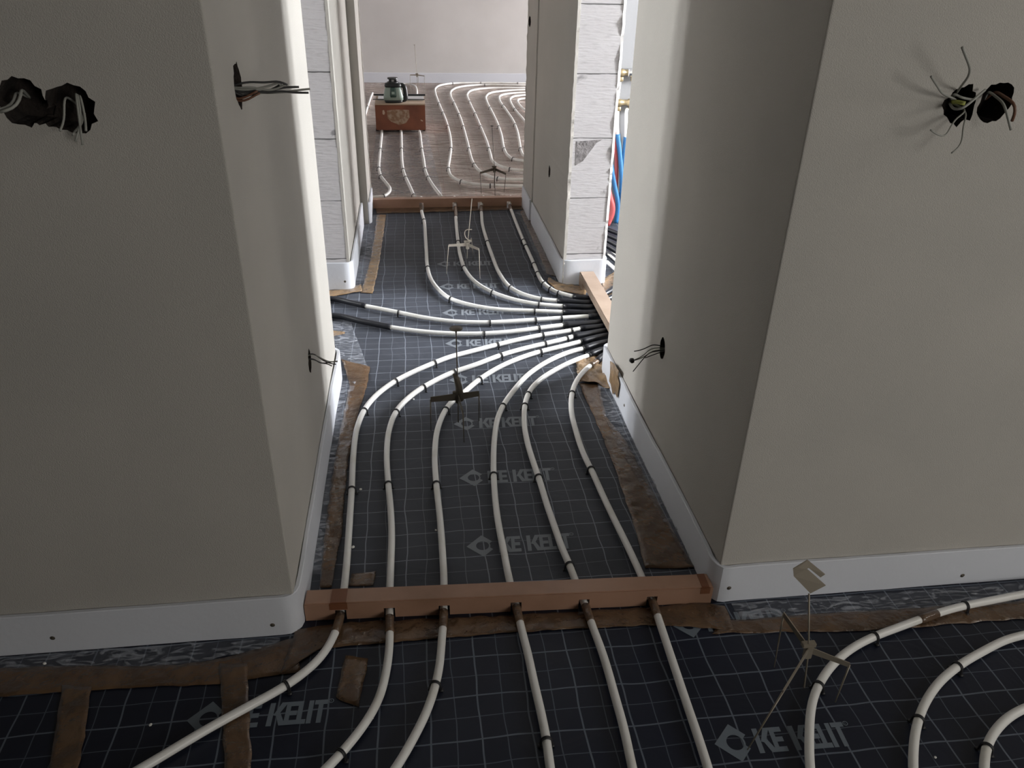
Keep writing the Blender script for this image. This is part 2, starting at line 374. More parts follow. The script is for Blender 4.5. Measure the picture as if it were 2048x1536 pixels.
# cross wall with the far doorway
bm = bmesh.new(); box(bm, (-3.3,4.28,-.004), (-.252,4.62,ZC)); struct('wall_cross_left', bm, M_plaster)
bm = bmesh.new(); box(bm, (.660,4.28,-.004), (6.6,4.62,ZC)); wc = struct('wall_cross_right', bm, M_plaster)
cut(wc, [jag((.660,4.56,1.02),'x-',.045,.028,.05,amp=.1)])
def ragged_bead(name, x, y, m, seed, r=.008):
    P = []; R = []
    for i in range(160):
        z = ZC*i/159*.999; P.append((x+.003*noise.noise(Vector((seed,z*20,0))), y+.004*noise.noise(Vector((seed,z*33,7))), z)); R.append(r*(.7+.9*abs(noise.noise(Vector((seed,z*45,2))))))
    return struct(name, tb(P, R, 7), m)
ragged_bead('trim_1', -.254, 4.618, M_plaster, 2); ragged_bead('trim_2', .662, 4.618, M_plaster, 5, .006)
struct('wall_utility_far', bx((.863,4.252,-.004), (3.4,4.2795,ZC)), M_utility)
struct('wall_far', bx((-3.3,9.785,-.004), (6.6,9.95,ZC)), M_plaster_white)
struct('wall_far_left', bx((-3.5,4.3,-.004), (-3.3,9.95,ZC)), M_plaster_white)
# ================================================================ FLOOR FOILS with their print
def sheet(x0, x1, y0, y1, z=0, n=1, amp=0, seed=0):
    bm = bmesh.new(); nx = max(1, int((x1-x0)/.03)) if amp else 1; ny = max(1, int((y1-y0)/.03)) if amp else 1
    g = [[bm.verts.new((x0+(x1-x0)*i/nx, y0+(y1-y0)*j/ny, z+(amp*noise.noise(Vector((i*.22+seed, j*.22, 0))) if amp else 0))) for i in range(nx+1)] for j in range(ny+1)]
    for j in range(ny):
        for i in range(nx): bm.faces.new((g[j][i], g[j][i+1], g[j+1][i+1], g[j+1][i]))
    r = bmesh.ops.extrude_face_region(bm, geom=bm.faces[:])
    for v in [e for e in r['geom'] if isinstance(e, bmesh.types.BMVert)]: v.co.z = z-.0035
    bmesh.ops.recalc_face_normals(bm, faces=bm.faces[:]); return bm
def letters(x, y, h, rot=0, z=.0009):
    """diamond emblem and heavy block lettering KE KELIT lying on the foil"""
    bm = bmesh.new()
    def put(poly):
        c, s = math.cos(rot), math.sin(rot)
        zz = z+.00001*(len(bm.faces) % 9)
        vs = [bm.verts.new((x+(px*c-py*s)*h, y+(px*s+py*c)*h, zz)) for px, py in poly]
        bm.faces.new(vs)
    def P(ox, *q): put([(t0+(ox-1.42+a)*kx+b*.04, b) for a, b in q])
    def rect(ox, a, b, c, d): P(ox, (a,b), (c,b), (c,d), (a,d))
    # emblem: diamond with a round hole and a notched right corner
    N = 48; R = .041/h; ri = .0165/h; cx, cy = R, .5; rings = []
    for k in range(N+1):
        a = 2*math.pi*k/N; d = R/(abs(math.cos(a))+abs(math.sin(a)))
        if min(a, 2*math.pi-a) < .42: d = ri*1.22
        rings.append(((cx+ri*math.cos(a), cy+ri*math.sin(a)), (cx+d*math.cos(a), cy+d*math.sin(a))))
    for k in range(N): put([rings[k][0], rings[k+1][0], rings[k+1][1], rings[k][1]][::-1])
    kx = .19/h/4.5; t0 = .081/h
    def K(o): rect(o, 0, 0, .24, 1); P(o, (.24,.42), (.56,1), (.84,1), (.50,.52), (.86,0), (.56,0), (.24,.50))
    def Kc(o):
        rect(o, 0, 0, .24, 1); P(o, (.24,.46), (.54,1), (.84,1), (.44,.40)); P(o, (.30,.58), (.58,0), (.88,0), (.48,.66))
    def E_(o): rect(o, 0, 0, .22, 1); rect(o, .22, 0, .58, .2); rect(o, .22, .4, .54, .6); rect(o, .22, .8, .58, 1)
    def L_(o): rect(o, 0, 0, .22, 1); rect(o, .22, 0, .43, .2)
    def I_(o): rect(o, 0, 0, .22, 1)
    def T_(o): rect(o, .19, 0, .41, .8); rect(o, 0, .8, .60, 1)
    Kc(1.42); E_(2.20); Kc(3.16); E_(3.94); L_(4.50); I_(4.97); T_(5.24)
    # registered mark
    for k in range(10):
        a, b = 2*math.pi*k/10, 2*math.pi*(k+1)/10
        rx = t0+4.62*kx
        put([(rx+.07*math.cos(a), .93+.07*math.sin(a)), (rx+.10*math.cos(a), .93+.10*math.sin(a)), (rx+.10*math.cos(b), .93+.10*math.sin(b)), (rx+.07*math.cos(b), .93+.07*math.sin(b))])
    put([(rx-.02,.89),(rx+.0,.89),(rx+.0,.97),(rx-.02,.97)])
    for f in bm.faces:
        if f.normal.z < 0: f.normal_flip()
    bm.normal_update()
    for f in bm.faces:
        if f.normal.z < 0: f.normal_flip()
    return bm
def foil(name, bm, m, label, logos, pm):
    o = obj(name, bm, m); tag(o, label, 'foil')
    for x, y, h, r in logos:
        p = obj('printed_lettering', letters(x, y, h, r), pm, o); p['label'] = 'grey printed diamond emblem and lettering KE KELIT'
    return o
M_print_f = mat('print_front', (.15,.18,.215), .45)
hL = .052
foil('insulation_foil', sheet(XL-.02, XR+.02, YF+.03, 4.62), M_foil, 'dark grey grid-printed insulation foil lining the narrow passage floor between the two boards',
     [(.098, 1.497+.297*k, .060, -.008) for k in range(8)], M_print_c)
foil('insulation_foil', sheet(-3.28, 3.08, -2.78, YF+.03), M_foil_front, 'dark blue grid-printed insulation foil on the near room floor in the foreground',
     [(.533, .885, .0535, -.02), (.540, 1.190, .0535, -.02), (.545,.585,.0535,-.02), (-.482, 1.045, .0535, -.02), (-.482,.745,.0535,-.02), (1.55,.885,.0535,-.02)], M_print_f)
foil('insulation_foil', sheet(XR+.021, 3.38, 1.48, 4.42), M_foil, 'dark grid-printed insulation foil in the utility room under the pipe manifold',
     [(1.2, 2.0+.3*k, .05, 0) for k in range(3)], M_print_c)
foil('insulation_foil', sheet(-3.08, XL-.021, 1.48, 4.27), M_foil, 'dark grid-printed insulation foil in the side room left of the passage', [(-.62, 2.82, .05, 0)], M_print_c)
foil('insulation_foil', sheet(-3.28, 6.38, 4.622, 9.78, 0, amp=.004), M_foil_far, 'brownish wrinkled glossy foil covering the far room floor', [], M_print_c)
# ================================================================ EDGE FOAM STRIPS
def foam(label, path, h=.108, t=.010, seed=0, nails=()):
    """path in plan on the outer face; foam stands on the floor against the wall"""
    P = [Vector((*p, 0)) for p in path]; Q = smooth_path(P, .012) if len(P) > 2 else [P[0].lerp(P[1], k/60) for k in range(61)]
    Q = relax(Q, 1)
    bm = bmesh.new(); rings = []
    for i, p in enumerate(Q):
        d = (Q[min(i+1,len(Q)-1)]-Q[max(i-1,0)]).normalized(); nrm = Vector((d.y, -d.x, 0))
        wob = .0012*noise.noise(Vector((p.x*9+seed, p.y*9, 0))); hh = h+.003*noise.noise(Vector((p.x*4+seed, p.y*4, 5)))
        o = p+nrm*wob
        prof = [(0,.001), (0,hh-.0015), (-.0015,hh), (-t+.0015,hh), (-t,hh-.0015), (-t,.001)]
        rings.append([bm.verts.new(o+nrm*a+Vector((0,0,z))) for a, z in prof])
    for i in range(len(rings)-1):
        for k in range(6): bm.faces.new((rings[i][k], rings[i][(k+1)%6], rings[i+1][(k+1)%6], rings[i+1][k]))
    bm.faces.new(rings[0][::-1]); bm.faces.new(rings[-1]); bmesh.ops.recalc_face_normals(bm, faces=bm.faces[:])
    for e in bm.edges:
        if len(e.link_faces) == 2 and e.calc_face_angle(0) > .6: e.smooth = False
    o = obj('foam_edge_strip', bm, M_foam, None, True); tag(o, label, 'foam strip')
    for c, ax in nails:
        n = lathe(bmesh.new(), [(.0045,-.001), (.0055,.0004), (.003,.0016), (.0008,.0024)], (0,0,0), 10)
        p = obj('nail', n, M_metal_dark, o); p.matrix_parent_inverse = Matrix(); p.location = c
        p.rotation_euler = (HP,0,0) if ax == 'y' else ((0,HP,0) if ax == 'x+' else (0,-HP,0))
    return o
fy = YF-.0105
foam('white foam edge strip along the front left wall, wrapping the corner into the passage',
     [(-3.0,fy), (-2,fy), (-1,fy), (-.36,fy), (-.320,fy), (-.296,fy+.004), (-.2835,fy+.02), (-.281,fy+.05), (-.281,1.6), (-.281,2.0), (-.279,2.3), (-.277,2.43), (-.280,2.478), (-.292,2.494), (-.33,2.496)],
     .108, seed=1, nails=[((onY(545,1250,fy)).to_tuple(),'y'), ((onY(105,1276,fy)).to_tuple(),'y')])
foam('white foam edge strip along the front right wall, wrapping the corner into the passage',
     [(.70,2.462), (.668,2.460), (.656,2.445), (.6555,2.42), (.6555,2.2), (.6535,2.0), (.6555,1.6), (.6555,1.36), (.6535,1.31), (.659,fy+.012), (.672,fy-.001), (.70,fy), (.76,fy), (1.4,fy), (2.2,fy), (3.0,fy)],
     .106, seed=4, nails=[((onY(1458,1176,fy-.001)).to_tuple(),'y'), ((onY(1925,1151,fy)).to_tuple(),'y'), ((.6545,2.11,.05),'x-')])
foam('white foam edge strip around the foot of the left block pier',
     [(-.45,3.297), (-.40,3.297), (-.31,3.297), (-.288,3.30), (-.280,3.32), (-.2795,3.36), (-.2795,3.7), (-.2795,4.0), (-.2795,4.25)], .128, seed=7, nails=[((onY(690,563,3.297)).to_tuple(),'y')])
foam('white foam edge strip around the foot of the right block pier',
     [(.6545,4.25), (.6545,4.0), (.6545,3.6), (.6545,3.36), (.656,3.32), (.668,3.30), (.69,3.296), (.76,3.296), (.83,3.296), (.862,3.298), (.872,3.32), (.874,3.36), (.874,3.5)], .118, seed=11)
foam('pale foam edge strip along the foot of the far room wall', [(-3.0,9.774), (6.3,9.774)], .11, seed=15)
foam('short foam strip at the left reveal of the far doorway', [(-.250,4.277), (-.2405,4.29), (-.2405,4.4), (-.2405,4.6)], .12, seed=16)
foam('short foam strip at the right reveal of the far doorway', [(.649,4.6), (.649,4.45), (.649,4.32), (.650,4.29)], .12, seed=17)
# ================================================================ BOARDS (taped battens)
def batten(p0, p1, wid, z0, z1, notches, m=M_tape_board, name='batten', bev=.0025):
    """board on edge from p0 to p1 (front lower edge), comb of notches where pipes run under it"""
    p0, p1 = Vector((*p0,0)), Vector((*p1,0)); L = (p1-p0).length; d = (p1-p0).normalized(); n = Vector((-d.y, d.x, 0))
    poly = [(0,z0), (0,z1), (L,z1), (L,z0)]
    for a, b, hz in sorted(notches, reverse=True): poly += [(b,z0), (b,hz), (a,hz), (a,z0)]
    bm = bmesh.new()
    A = [bm.verts.new(p0+d*s+Vector((0,0,z))) for s, z in poly]; B = [bm.verts.new(p0+d*s+n*wid+Vector((0,0,z))) for s, z in poly]
    bm.faces.new(A); bm.faces.new(B[::-1])
    for i in range(len(A)): bm.faces.new((A[i], B[i], B[(i+1)%len(A)], A[(i+1)%len(A)]))
    bmesh.ops.recalc_face_normals(bm, faces=bm.faces[:])
    es = [e for e in bm.edges if all(abs(v.co.z-z1) < 1e-5 for v in e.verts)]
    bmesh.ops.bevel(bm, geom=es, offset=bev, segments=2, affect='EDGES')
    return bm
# ================================================================ PIPES
RP, RS = .0088, .0122
ZP = .0155
def clip_mesh(c, d, r):
    """U-shaped tacker clip over a pipe, with barbed feet standing on the foil"""
    bm = bmesh.new(); d = Vector((d.x, d.y, 0)).normalized(); s = Vector((-d.y, d.x, 0)); R = r+.0016
    for off in (-.0018, .0018):
        P = [c+d*off+s*(R*1.12)+Vector((0,0,-c.z+.0025))]
        for k in range(9):
            a = math.pi*k/8; P.append(c+d*off+s*R*math.cos(a)+Vector((0,0,R*math.sin(a))))
        P.append(c+d*off-s*(R*1.12)+Vector((0,0,-c.z+.0025)))
        tube(bm, P, .0017, 6)
    for sg in (-1, 1):
        q = c+s*sg*(R*1.15); box(bm, (q.x-.004,q.y-.004,.0006), (q.x+.004,q.y+.004,.0035))
    return bm
pipes = []
def pipe(label, px, clips=(), black=None, black0=None, wraps=(), ext=None, group=None, z=ZP, name='heating_pipe', r=RP, zs=None):
    """px: traced image points of the white pipe on the floor; black: points of the sleeve that continues at its start; ext: extra world points"""
    pts = [fl(u, v, z) for u, v in px]
    if ext: pts = pts+[Vector((x, y, z)) for x, y in ext]
    P = relax(smooth_path(pts, .012), 4)
    root = thing(name, label, 'pipe', (P[0].x, P[0].y, 0), group)
    obj('tube', tb(P, r, 14), M_pipe, root, True)
    for u, v in clips:
        q = fl(u, v, z); i = min(range(len(P)), key=lambda k: (P[k]-q).length)
        d = P[min(i+1,len(P)-1)]-P[max(i-1,0)]
        obj('clip', clip_mesh(P[i], d, r), M_clip, root, True)
    for u, v, L in wraps:
        q = fl(u, v, z); i = min(range(len(P)), key=lambda k: (P[k]-q).length); n = max(2, int(L/.012))
        seg = P[max(0,i-n):i+n+1]
        o = obj('tape_wrap', tb(seg, [r+.0014+.0008*abs(noise.noise(p*70)) for p in seg], 12), M_tape, root, True); o['label'] = 'brown tape wrapped round the pipe'
    if black:
        for bl in black:
            B = relax(smooth_path([Vector((*b,max(z,RS+.002))) if len(b) == 2 else Vector(b) for b in bl], .02), 3)
            o = obj('sleeve', tb(B, RS, 14), M_sleeve, root, True); o['label'] = 'black protective sleeve'
    return root
def S2(u, v):
    q = fl(u, v, ZP); return (q.x, q.y)
# --- ends of the sleeves: through the utility opening and up to the manifold
def sleeve_path(u0, v0, u1, v1, k):
    a, b = S2(u0, v0), S2(u1, v1)
    dx, dy = b[0]-a[0], b[1]-a[1]
    c = (.90+.012*k, b[1]+(.13-.012*k))
    d = (1.08+.05*k, 3.18+.10*(6-k) if k < 12 else 3.2)
    return [a, b, c, d, (1.36+.045*k, 3.9), (1.40+.03*k, 4.2)]
six = {}
six[1] = pipe('white heating pipe nearest the left wall of the passage, curving right at its far end',
 [(1161,657),(1142,661),(1085.5,669.6),(1036,679.5),(989,690.7),(937,704),(900,713.7),(864,727.5),(826,744),(786,765),(751,792),(728,821),(714,856),(708.5,890),(705.5,930),(703.5,979),(700,1031.6),(696.5,1084),(692.5,1137),(688,1180),(678,1243),(666,1276),(643,1313),(610,1344),(571,1372),(506,1408),(415,1458),(296,1529),(200,1585)],
 clips=[(1143.7,661),(1085.5,668),(991.5,689),(867,726),(790,763.7),(729,820),(704,979),(570,1372)], black=[sleeve_path(1161,657,1207,653,5)], wraps=[(675,1246,0.035)])
six[2] = pipe('white heating pipe second from the left in the passage',
 [(1146,673),(1132.5,677),(1090.5,687),(1048,697),(1001,710.5),(949.5,730),(902,746),(842.6,776.7),(811,801),(791.6,824),(777.6,863),(773.5,910),(776.5,968),(781,1014),(783.5,1066.8),(782,1119.5),(780,1172),(779,1241),(779.5,1275),(775,1328),(758,1397),(728,1450),(682,1507),(640,1550)],
 clips=[(1136,677),(1090.5,687),(1001,709),(906,745),(846,775),(793,822),(777,967.6),(678,1511)], black=[sleeve_path(1146,673,1209,662,6)], wraps=[(779,1246,0.033)])
six[3] = pipe('white heating pipe passing under the round-topped level stand',
 [(1162,683),(1122.6,693),(1080.6,703),(1038.5,716.6),(999,734),(959,758.7),(929,784),(903,804),(886.6,827.7),(874,863),(869.5,910),(872.5,968),(879.5,1031.6),(884.8,1102),(888,1165),(887,1238),(884,1275),(879.5,1328),(871,1370),(853,1424),(826.6,1477),(796,1530),(775,1560)],
 clips=[(1158.5,683),(1079,704),(960.6,758.7),(890,820.6),(873.6,966.6),(872,1368.5)], black=[sleeve_path(1162,683,1209,672,7)], wraps=[(886,1240,0.033)])
six[4] = pipe('white heating pipe fourth from the left in the passage, right of the level stand',
 [(1167,697),(1142,703),(1110,715.4),(1080.6,731.5),(1053,752),(1033,774),(1008,808),(995.6,836),(989,877),(987,926),(988,965),(992,1014),(999,1060),(1007.5,1102),(1017,1152),(1036,1228),(1044,1262),(1057,1313),(1070,1374),(1081.7,1423.7),(1093,1481),(1100,1534),(1104,1562)],
 clips=[(1166,695.6),(1005,810),(987,951),(1093,1482.7)], black=[sleeve_path(1167,697,1212,684,8)], wraps=[(1039,1232,0.033)])
six[5] = pipe('passage pipe with two clips close together at its bend, second from the right',
 [(1178,710.5),(1147,721.6),(1110,740),(1082,758),(1062,778),(1051,804),(1048.5,845),(1054.5,884),(1066,922.6),(1079,960),(1093,1007),(1109,1053),(1124,1096),(1139,1130),(1147,1152),(1176,1226),(1184.6,1252),(1200,1292),(1215,1338),(1230,1393),(1246,1450),(1261,1519),(1270,1560)],
 clips=[(1177,708.7),(1055.5,787),(1048.8,812),(1079,956),(1139.6,1131)], black=[sleeve_path(1178,710,1213,697,9)], wraps=[(1180,1230,0.029)])
six[6] = pipe('heating pipe closest to the right passage wall, its far end under tape',
 [(1196,722),(1176,734.5),(1154.7,759),(1144,787),(1143,824),(1153,866),(1168,910),(1184.6,943.7),(1205,989.4),(1228.5,1038.7),(1253,1088),(1280,1146),(1309,1214),(1318,1241),(1337,1298),(1356,1355),(1375,1412),(1396,1473),(1413,1526.5),(1423,1560)],
 clips=[(1143.8,785),(1184.6,940)], black=[sleeve_path(1194,723,1214,707,10)], wraps=[(1313,1218,0.031),(1190,726,.02)])
# --- four pipes of the corridor beyond
cA = pipe('corridor heating pipe nearest the right pier, held by many closely spaced clips',
 [(1147,593),(1132.5,589.5),(1112.7,584),(1098,575.5),(1084,563),(1076,548.4),(1068,528.6),(1058,506),(1047,481.6),(1034.8,452),(1023.7,423.5),(1020,413)],
 clips=[(1046,481),(1050,493),(1068,528.6),(1075.6,547),(1090,568),(1102,577.5),(1119,586)], black=[sleeve_path(1147,593,1180,597,0)], wraps=[(1021,415,.05)], ext=[(.60,4.75)])
cB = pipe('corridor heating pipe second from the right pier',
 [(1115,601.6),(1083,598),(1048,589),(1021,575),(999,547),(984,511),(974,481.6),(965,449.5),(963,428.5),(962,416)],
 clips=[(974,484),(1021,575),(1084,598)], black=[sleeve_path(1115,601.6,1187,605,1)], wraps=[(962,418,.06)], ext=[(.43,4.75)])
cC = pipe('corridor heating pipe running under the bent wire level stand',
 [(1127.6,612.5),(1078,608.5),(1023.7,598),(981.6,583),(949.5,563),(930,538.5),(920,509),(915,474),(912,441),(911,418)],
 clips=[(916,484),(929,535),(984.6,584),(1080,608),(1126,612)], black=[sleeve_path(1127.6,612.5,1193,614,2)], wraps=[(911,424,.10)], ext=[(.25,4.75)])
cD = pipe('corridor heating pipe farthest left, making the widest bend toward the utility room',
 [(1127.6,624),(1048,621),(995.8,618.7),(946,611),(901.8,597.7),(877,579),(862,558),(855,534),(852.8,503.7),(851,474),(848.6,444),(844,426),(842,414)],
 clips=[(848,440.6),(854.8,535.4),(903.8,597.7),(1072.4,621.4),(1126,624)], black=[sleeve_path(1127.6,624,1197,625,3)], wraps=[(842,417,.06)], ext=[(.045,4.75)])
# --- two pipes crossing to the side room on the left
E_ = pipe('upper of the two white pipes crossing the passage into the left side room',
 [(1177,632.5),(1122.6,635.8),(1048,641),(974,644.8),(909,643),(847,635),(798,625),(757,617),(728,611.5)],
 clips=[(797,625),(979,644.7),(1071.4,639),(1124.6,635.5)], black=[sleeve_path(1177,632.5,1202,632,4), [S2(732,612), S2(700,605), S2(663,597), (-.62,3.12), (-1.1,3.0)]])
F_ = pipe('lower of the two white pipes crossing the passage into the left side room',
 [(1127.6,650),(1078,656),(1023.7,663),(969,667),(921.6,667.5),(872,665.5),(822.6,660.5),(778,654)],
 clips=[(968,667),(1078.6,656),(1128,650)], black=[sleeve_path(1127.6,650,1204,644,4.5), [S2(782,654.5), S2(724,643), S2(667,631), (-.60,2.93), (-1.1,2.8)]])
# --- three loops of the near room on the right
pipe('outermost white pipe loop at the lower right, touching the brown tape under the wall',
 [(2140,1173),(2048,1188),(1983,1200.7),(1931,1211),(1882,1224),(1830,1242.5),(1788,1258),(1748.6,1273),(1706,1295),(1667,1327),(1641,1363),(1627,1395),(1620,1432),(1618.5,1471),(1619.5,1533),(1625,1575)],
 clips=[(1930,1212),(1745,1274),(1639,1368)], wraps=[(1857,1233,.032)])
pipe('middle white pipe loop at the lower right corner',
 [(2140,1248),(2048,1270),(2016,1278),(1967,1302),(1915,1333),(1876,1367),(1851,1404),(1836.6,1439),(1828.5,1478),(1826,1533),(1828,1570)], clips=[(1911.6,1334.8),(1838,1438)])
pipe('innermost white pipe loop at the lower right corner, mostly cut by the picture edge',
 [(2140,1385),(2048,1417),(2016,1435),(1989,1463),(1973,1495),(1968,1533),(1968,1570)], clips=[(1973,1495)])
# --- far room
zf = .012
def far(label, px, clips, **k): return pipe(label, px, clips, z=zf+.004, r=.0104, **k)  # wider radius puts the bloom of the bright pipes into their shape
far('far room pipe leaving the box at its left end and hooking back left', [(764,262),(763.5,268),(762,282),(759.8,305.7),(757.8,337),(762,353),(772,366),(780,378),(775,388),(764,393.2),(739,395)], [(760,299),(758,337),(762,353),(765,392.5)])
far('far room pipe leaving the middle of the box bottom', [(802.3,262),(802.5,268),(803,298),(803.8,321),(806.4,340),(812,356.5),(821,376),(828,392.5)], [(803,299),(806,340),(811.5,356),(827,391)])
far('far room pipe leaving the box near its right end', [(838.6,262),(840,268),(843.2,296),(847.4,321),(850.6,341),(857,356.5),(868,374),(881,391)], [(843.4,299),(850,339),(857,356)])
farc = [
 ('far room pipe loop farthest left, swinging right along the doorway', [(1130,164.5),(1053.4,166.5),(961.7,165.7),(905,166.7),(881,170.5),(871,177),(871,187),(880,212),(891,239),(899,266.7),(902,294),(899.5,315.5),(897,337),(903,352.6),(922.6,363),(954,369),(993,371),(1047.6,372),(1110,372)], [(905,167),(961,165.8),(878,207),(886,226),(894.5,253),(902,298),(897,338),(923,363),(981,370.5),(1035,166)]),
 ('far room pipe loop second from the left', [(1130,168),(1053.4,170.5),(954,170),(918.7,174),(904,180.5),(901,190),(909,208),(920.7,235.4),(929,263),(936,290),(939.5,305.7),(946,325),(957,340),(977,352),(999,357.5),(1047.6,359),(1110,360)], [(908,206),(918,229),(926.5,254),(937.5,298),(948,329),(997,357),(970,170.3)]),
 ('far room pipe loop third from the left, running under the thin wire stand', [(1130,173),(1053.4,175.5),(973,176.5),(946,180),(935,188),(940,206),(951,229.6),(961.7,255),(973,282),(980,305.7),(985,322),(997,331),(1020,338),(1049.5,341),(1110,343)], [(939,204),(950,228),(961,254),(977,298),(1019,338)]),
 ('far room pipe loop fourth from the left', [(1130,177),(1053,179.5),(1016,181),(984,185),(972.5,192.5),(974,204),(984,223.7),(994.9,247),(1002.7,270.6),(1007.6,296),(1015,310),(1028,318.4),(1049.5,322),(1110,325)], [(980,216),(997,254),(1008,298),(1027,318)]),
 ('far room pipe loop fifth from the left', [(1130,182),(1053,185),(1020,186.8),(1001.5,191),(999,200),(1012,219.8),(1026,241),(1034,261),(1038.8,284),(1041.7,300),(1049,312),(1075,322)], [(1006,212),(1030,250),(1041,298)]),
 ('far room pipe loop sixth from the left, half hidden by the doorway', [(1130,187),(1053,190),(1032,191.8),(1021,197),(1023,208),(1032,221.8),(1043.7,235.4),(1051.5,245),(1070,262)], [(1030,219)]),
 ('far room innermost visible pipe loop beside the right door reveal', [(1130,196),(1053,197),(1040,198),(1035,202.5),(1040,211),(1049.5,220),(1070,232)], []),
]
for l, p, c in farc: far(l, p, c)
far('far room pipe seen at the left edge of the doorway behind the box', [(745,186),(741,196),(736,211),(732,224),(728,238),(722,252)], [(735,214)])
far('far room curved pipe end just right of the laser level', [(800,168),(816,168),(828,171),(833,178),(834,188),(835,200)], [])
# ================================================================ beams over the pipes
def notch_at(p0, p1, xs, hw, hz):
    p0, p1 = Vector(p0), Vector(p1); out = []
    for x in xs: s = (x-p0.x)/(p1.x-p0.x)*(p1-p0).length; out.append((s-hw, s+hw, hz))
    return out
b0, b1 = (-.279,1.312), (.655,1.274)
front_x = [fl(u, v, ZP).x for u, v in ((684,1207),(779.5,1205),(887.5,1202),(1029,1195),(1163,1190),(1296,1182))]
o = obj('batten', batten(b0, b1, .047, .0008, .050, notch_at(b0, b1, front_x, .0125, .029)), M_tape_board)
tag(o, 'long brown taped wooden board lying across the passage entrance over six pipes', 'board')
# darker doubled tape bands on the board
for (s0, s1) in ((.055,.095), (.905,.928)):
    d = (Vector(b1)-Vector(b0)).normalized(); n = Vector((-d.y, d.x)); p = Vector(b0)+d*s0-n*.0006; q = Vector(b0)+d*s1-n*.0006
    t = obj('tape_band', batten(tuple(p), tuple(q), .0482, .031, .0508, []), M_tape_dark, o); t['label'] = 'darker double layer of tape'
c0, c1 = (-.240,4.575), (.648,4.588)
cx_ = [fl(842,414,ZP).x+.004, fl(911,417,ZP).x, fl(962,416,ZP).x, fl(1020,413,ZP).x]
o = obj('batten', batten(c0, c1, .045, .0008, .054, notch_at(c0, c1, cx_, .0125, .030)), M_tape_board)
tag(o, 'dark taped board lying across the far doorway threshold', 'board')
# utility doorway board, running along the passage
o = obj('batten', batten((.742,2.470), (.742,3.290), -.066, .0008, .066, [(.04,.75,.034)]), M_wood)
tag(o, 'pale wooden threshold board at the utility room opening above the black sleeves', 'board')
# ================================================================ TAPE and FILM lying on the floor
def strip(A, B, z, amp, n=None, m=6, thick=.0012, seed=0, edge=.004):
    """sheet between two traced edges, crumpled"""
    def samp(P, n):
        P = [fl(u, v, 0) for u, v in P]; L = [0]
        for i in range(1, len(P)): L.append(L[-1]+(P[i]-P[i-1]).length)
        out = []
        for k in range(n+1):
            s = L[-1]*k/n; i = 1
            while i < len(P)-1 and L[i] < s: i += 1
            t = (s-L[i-1])/max(1e-6, L[i]-L[i-1]); out.append(P[i-1].lerp(P[i], max(0,min(1,t))))
        return out
    la = sum((fl(*A[i])-fl(*A[i-1])).length for i in range(1, len(A))); n = n or max(6, int(la/.012))
    a, b = samp(A, n), samp(B, n); bm = bmesh.new(); g = []
    for i in range(n+1):
        row = []
        for j in range(m+1):
            p = a[i].lerp(b[i], j/m)
            e = Vector((noise.noise(p*30+Vector((seed,0,0))), noise.noise(p*30+Vector((0,seed,9))), 0))*edge
            h = abs(noise.noise(Vector((p.x*22+seed, p.y*22, seed))))+.6*abs(noise.noise(Vector((p.x*60, p.y*60+seed, 4))))
            row.append(bm.verts.new(p+e+Vector((0,0,z+amp*h))))
        g.append(row)
    for i in range(n):
        for j in range(m): bm.faces.new((g[i][j], g[i+1][j], g[i+1][j+1], g[i][j+1]))
    r = bmesh.ops.extrude_face_region(bm, geom=bm.faces[:])
    for v in [e for e in r['geom'] if isinstance(e, bmesh.types.BMVert)]: v.co.z -= thick
    bmesh.ops.recalc_face_normals(bm, faces=bm.faces[:]); return bm
def tape(label, A, B, amp=.0015, z=.0022, seed=0, m=6, dark=False, edge=.004):
    lit = seed in (9,10,11,12,14,15,16)  # pieces lying in the lit zone take the lightened copy of the tape
    o = obj('packing_tape', strip(A, B, z, amp, seed=seed, m=m, thick=.0009, edge=edge), M_tape_lit if lit else M_tape, None, True); return tag(o, label, 'tape')
def film(label, A, B, amp=.004, z=.0016, seed=0, m=8):
    o = obj('plastic_film', strip(A, B, z, amp, seed=seed, m=m, thick=.0006, edge=.003), M_film, None, True); return tag(o, label, 'film')
tape('brown packing tape along the floor below the right front wall', [(1440,1242),(1474.6,1240),(1560,1235),(1673,1226),(1836,1218),(1930,1212),(2080,1200)], [(1425,1268),(1500,1268),(1575,1265),(1706,1265),(1830,1256),(1885,1250),(2080,1238)], seed=1)
tape('brown packing tape along the floor below the left front wall', [(-60,1340),(0,1338),(144,1333),(361,1332),(448,1318),(600,1275)], [(-60,1398),(0,1394),(126,1385),(325,1374),(434,1370),(600,1345)], seed=2)
tape('vertical strip of brown tape farthest left on the near floor', [(126,1372),(110,1470),(92,1580)], [(184,1376),(172,1460),(150,1580)], seed=3, z=.0034)
tape('vertical strip of brown tape crossing under the leftmost near pipe', [(438,1330),(446,1440),(450,1580)], [(494,1330),(500,1440),(505,1580)], seed=4, z=.0034)
tape('short dull piece of tape beside the lettering left of the second pipe', [(690,1312),(672,1395)], [(738,1318),(716,1417)], seed=5, amp=.0008)
tape('wide crumpled brown tape along the near foot of the passage board', [(592,1262),(700,1247),(900,1238),(1100,1228),(1300,1217),(1405,1206),(1450,1215)], [(560,1352),(640,1300),(760,1288),(1000,1268),(1200,1257),(1330,1252),(1470,1262)], amp=.004, seed=6, m=8)
tape('brown tape band running down the left side of the passage floor', [(684,720),(700,772),(683,849),(669,926),(652,1049),(640,1178)], [(740,735),(735,771),(716,828),(696,926),(683,1066),(664,1176)], amp=.004, seed=7)
tape('brown tape band running down the right side of the passage floor', [(1158,768),(1172,800),(1197,856),(1225,926),(1262,1032),(1290,1138)], [(1198,768),(1212,835),(1250,880),(1300,975),(1345,1060),(1388,1138)], amp=.0035, seed=8, m=8)
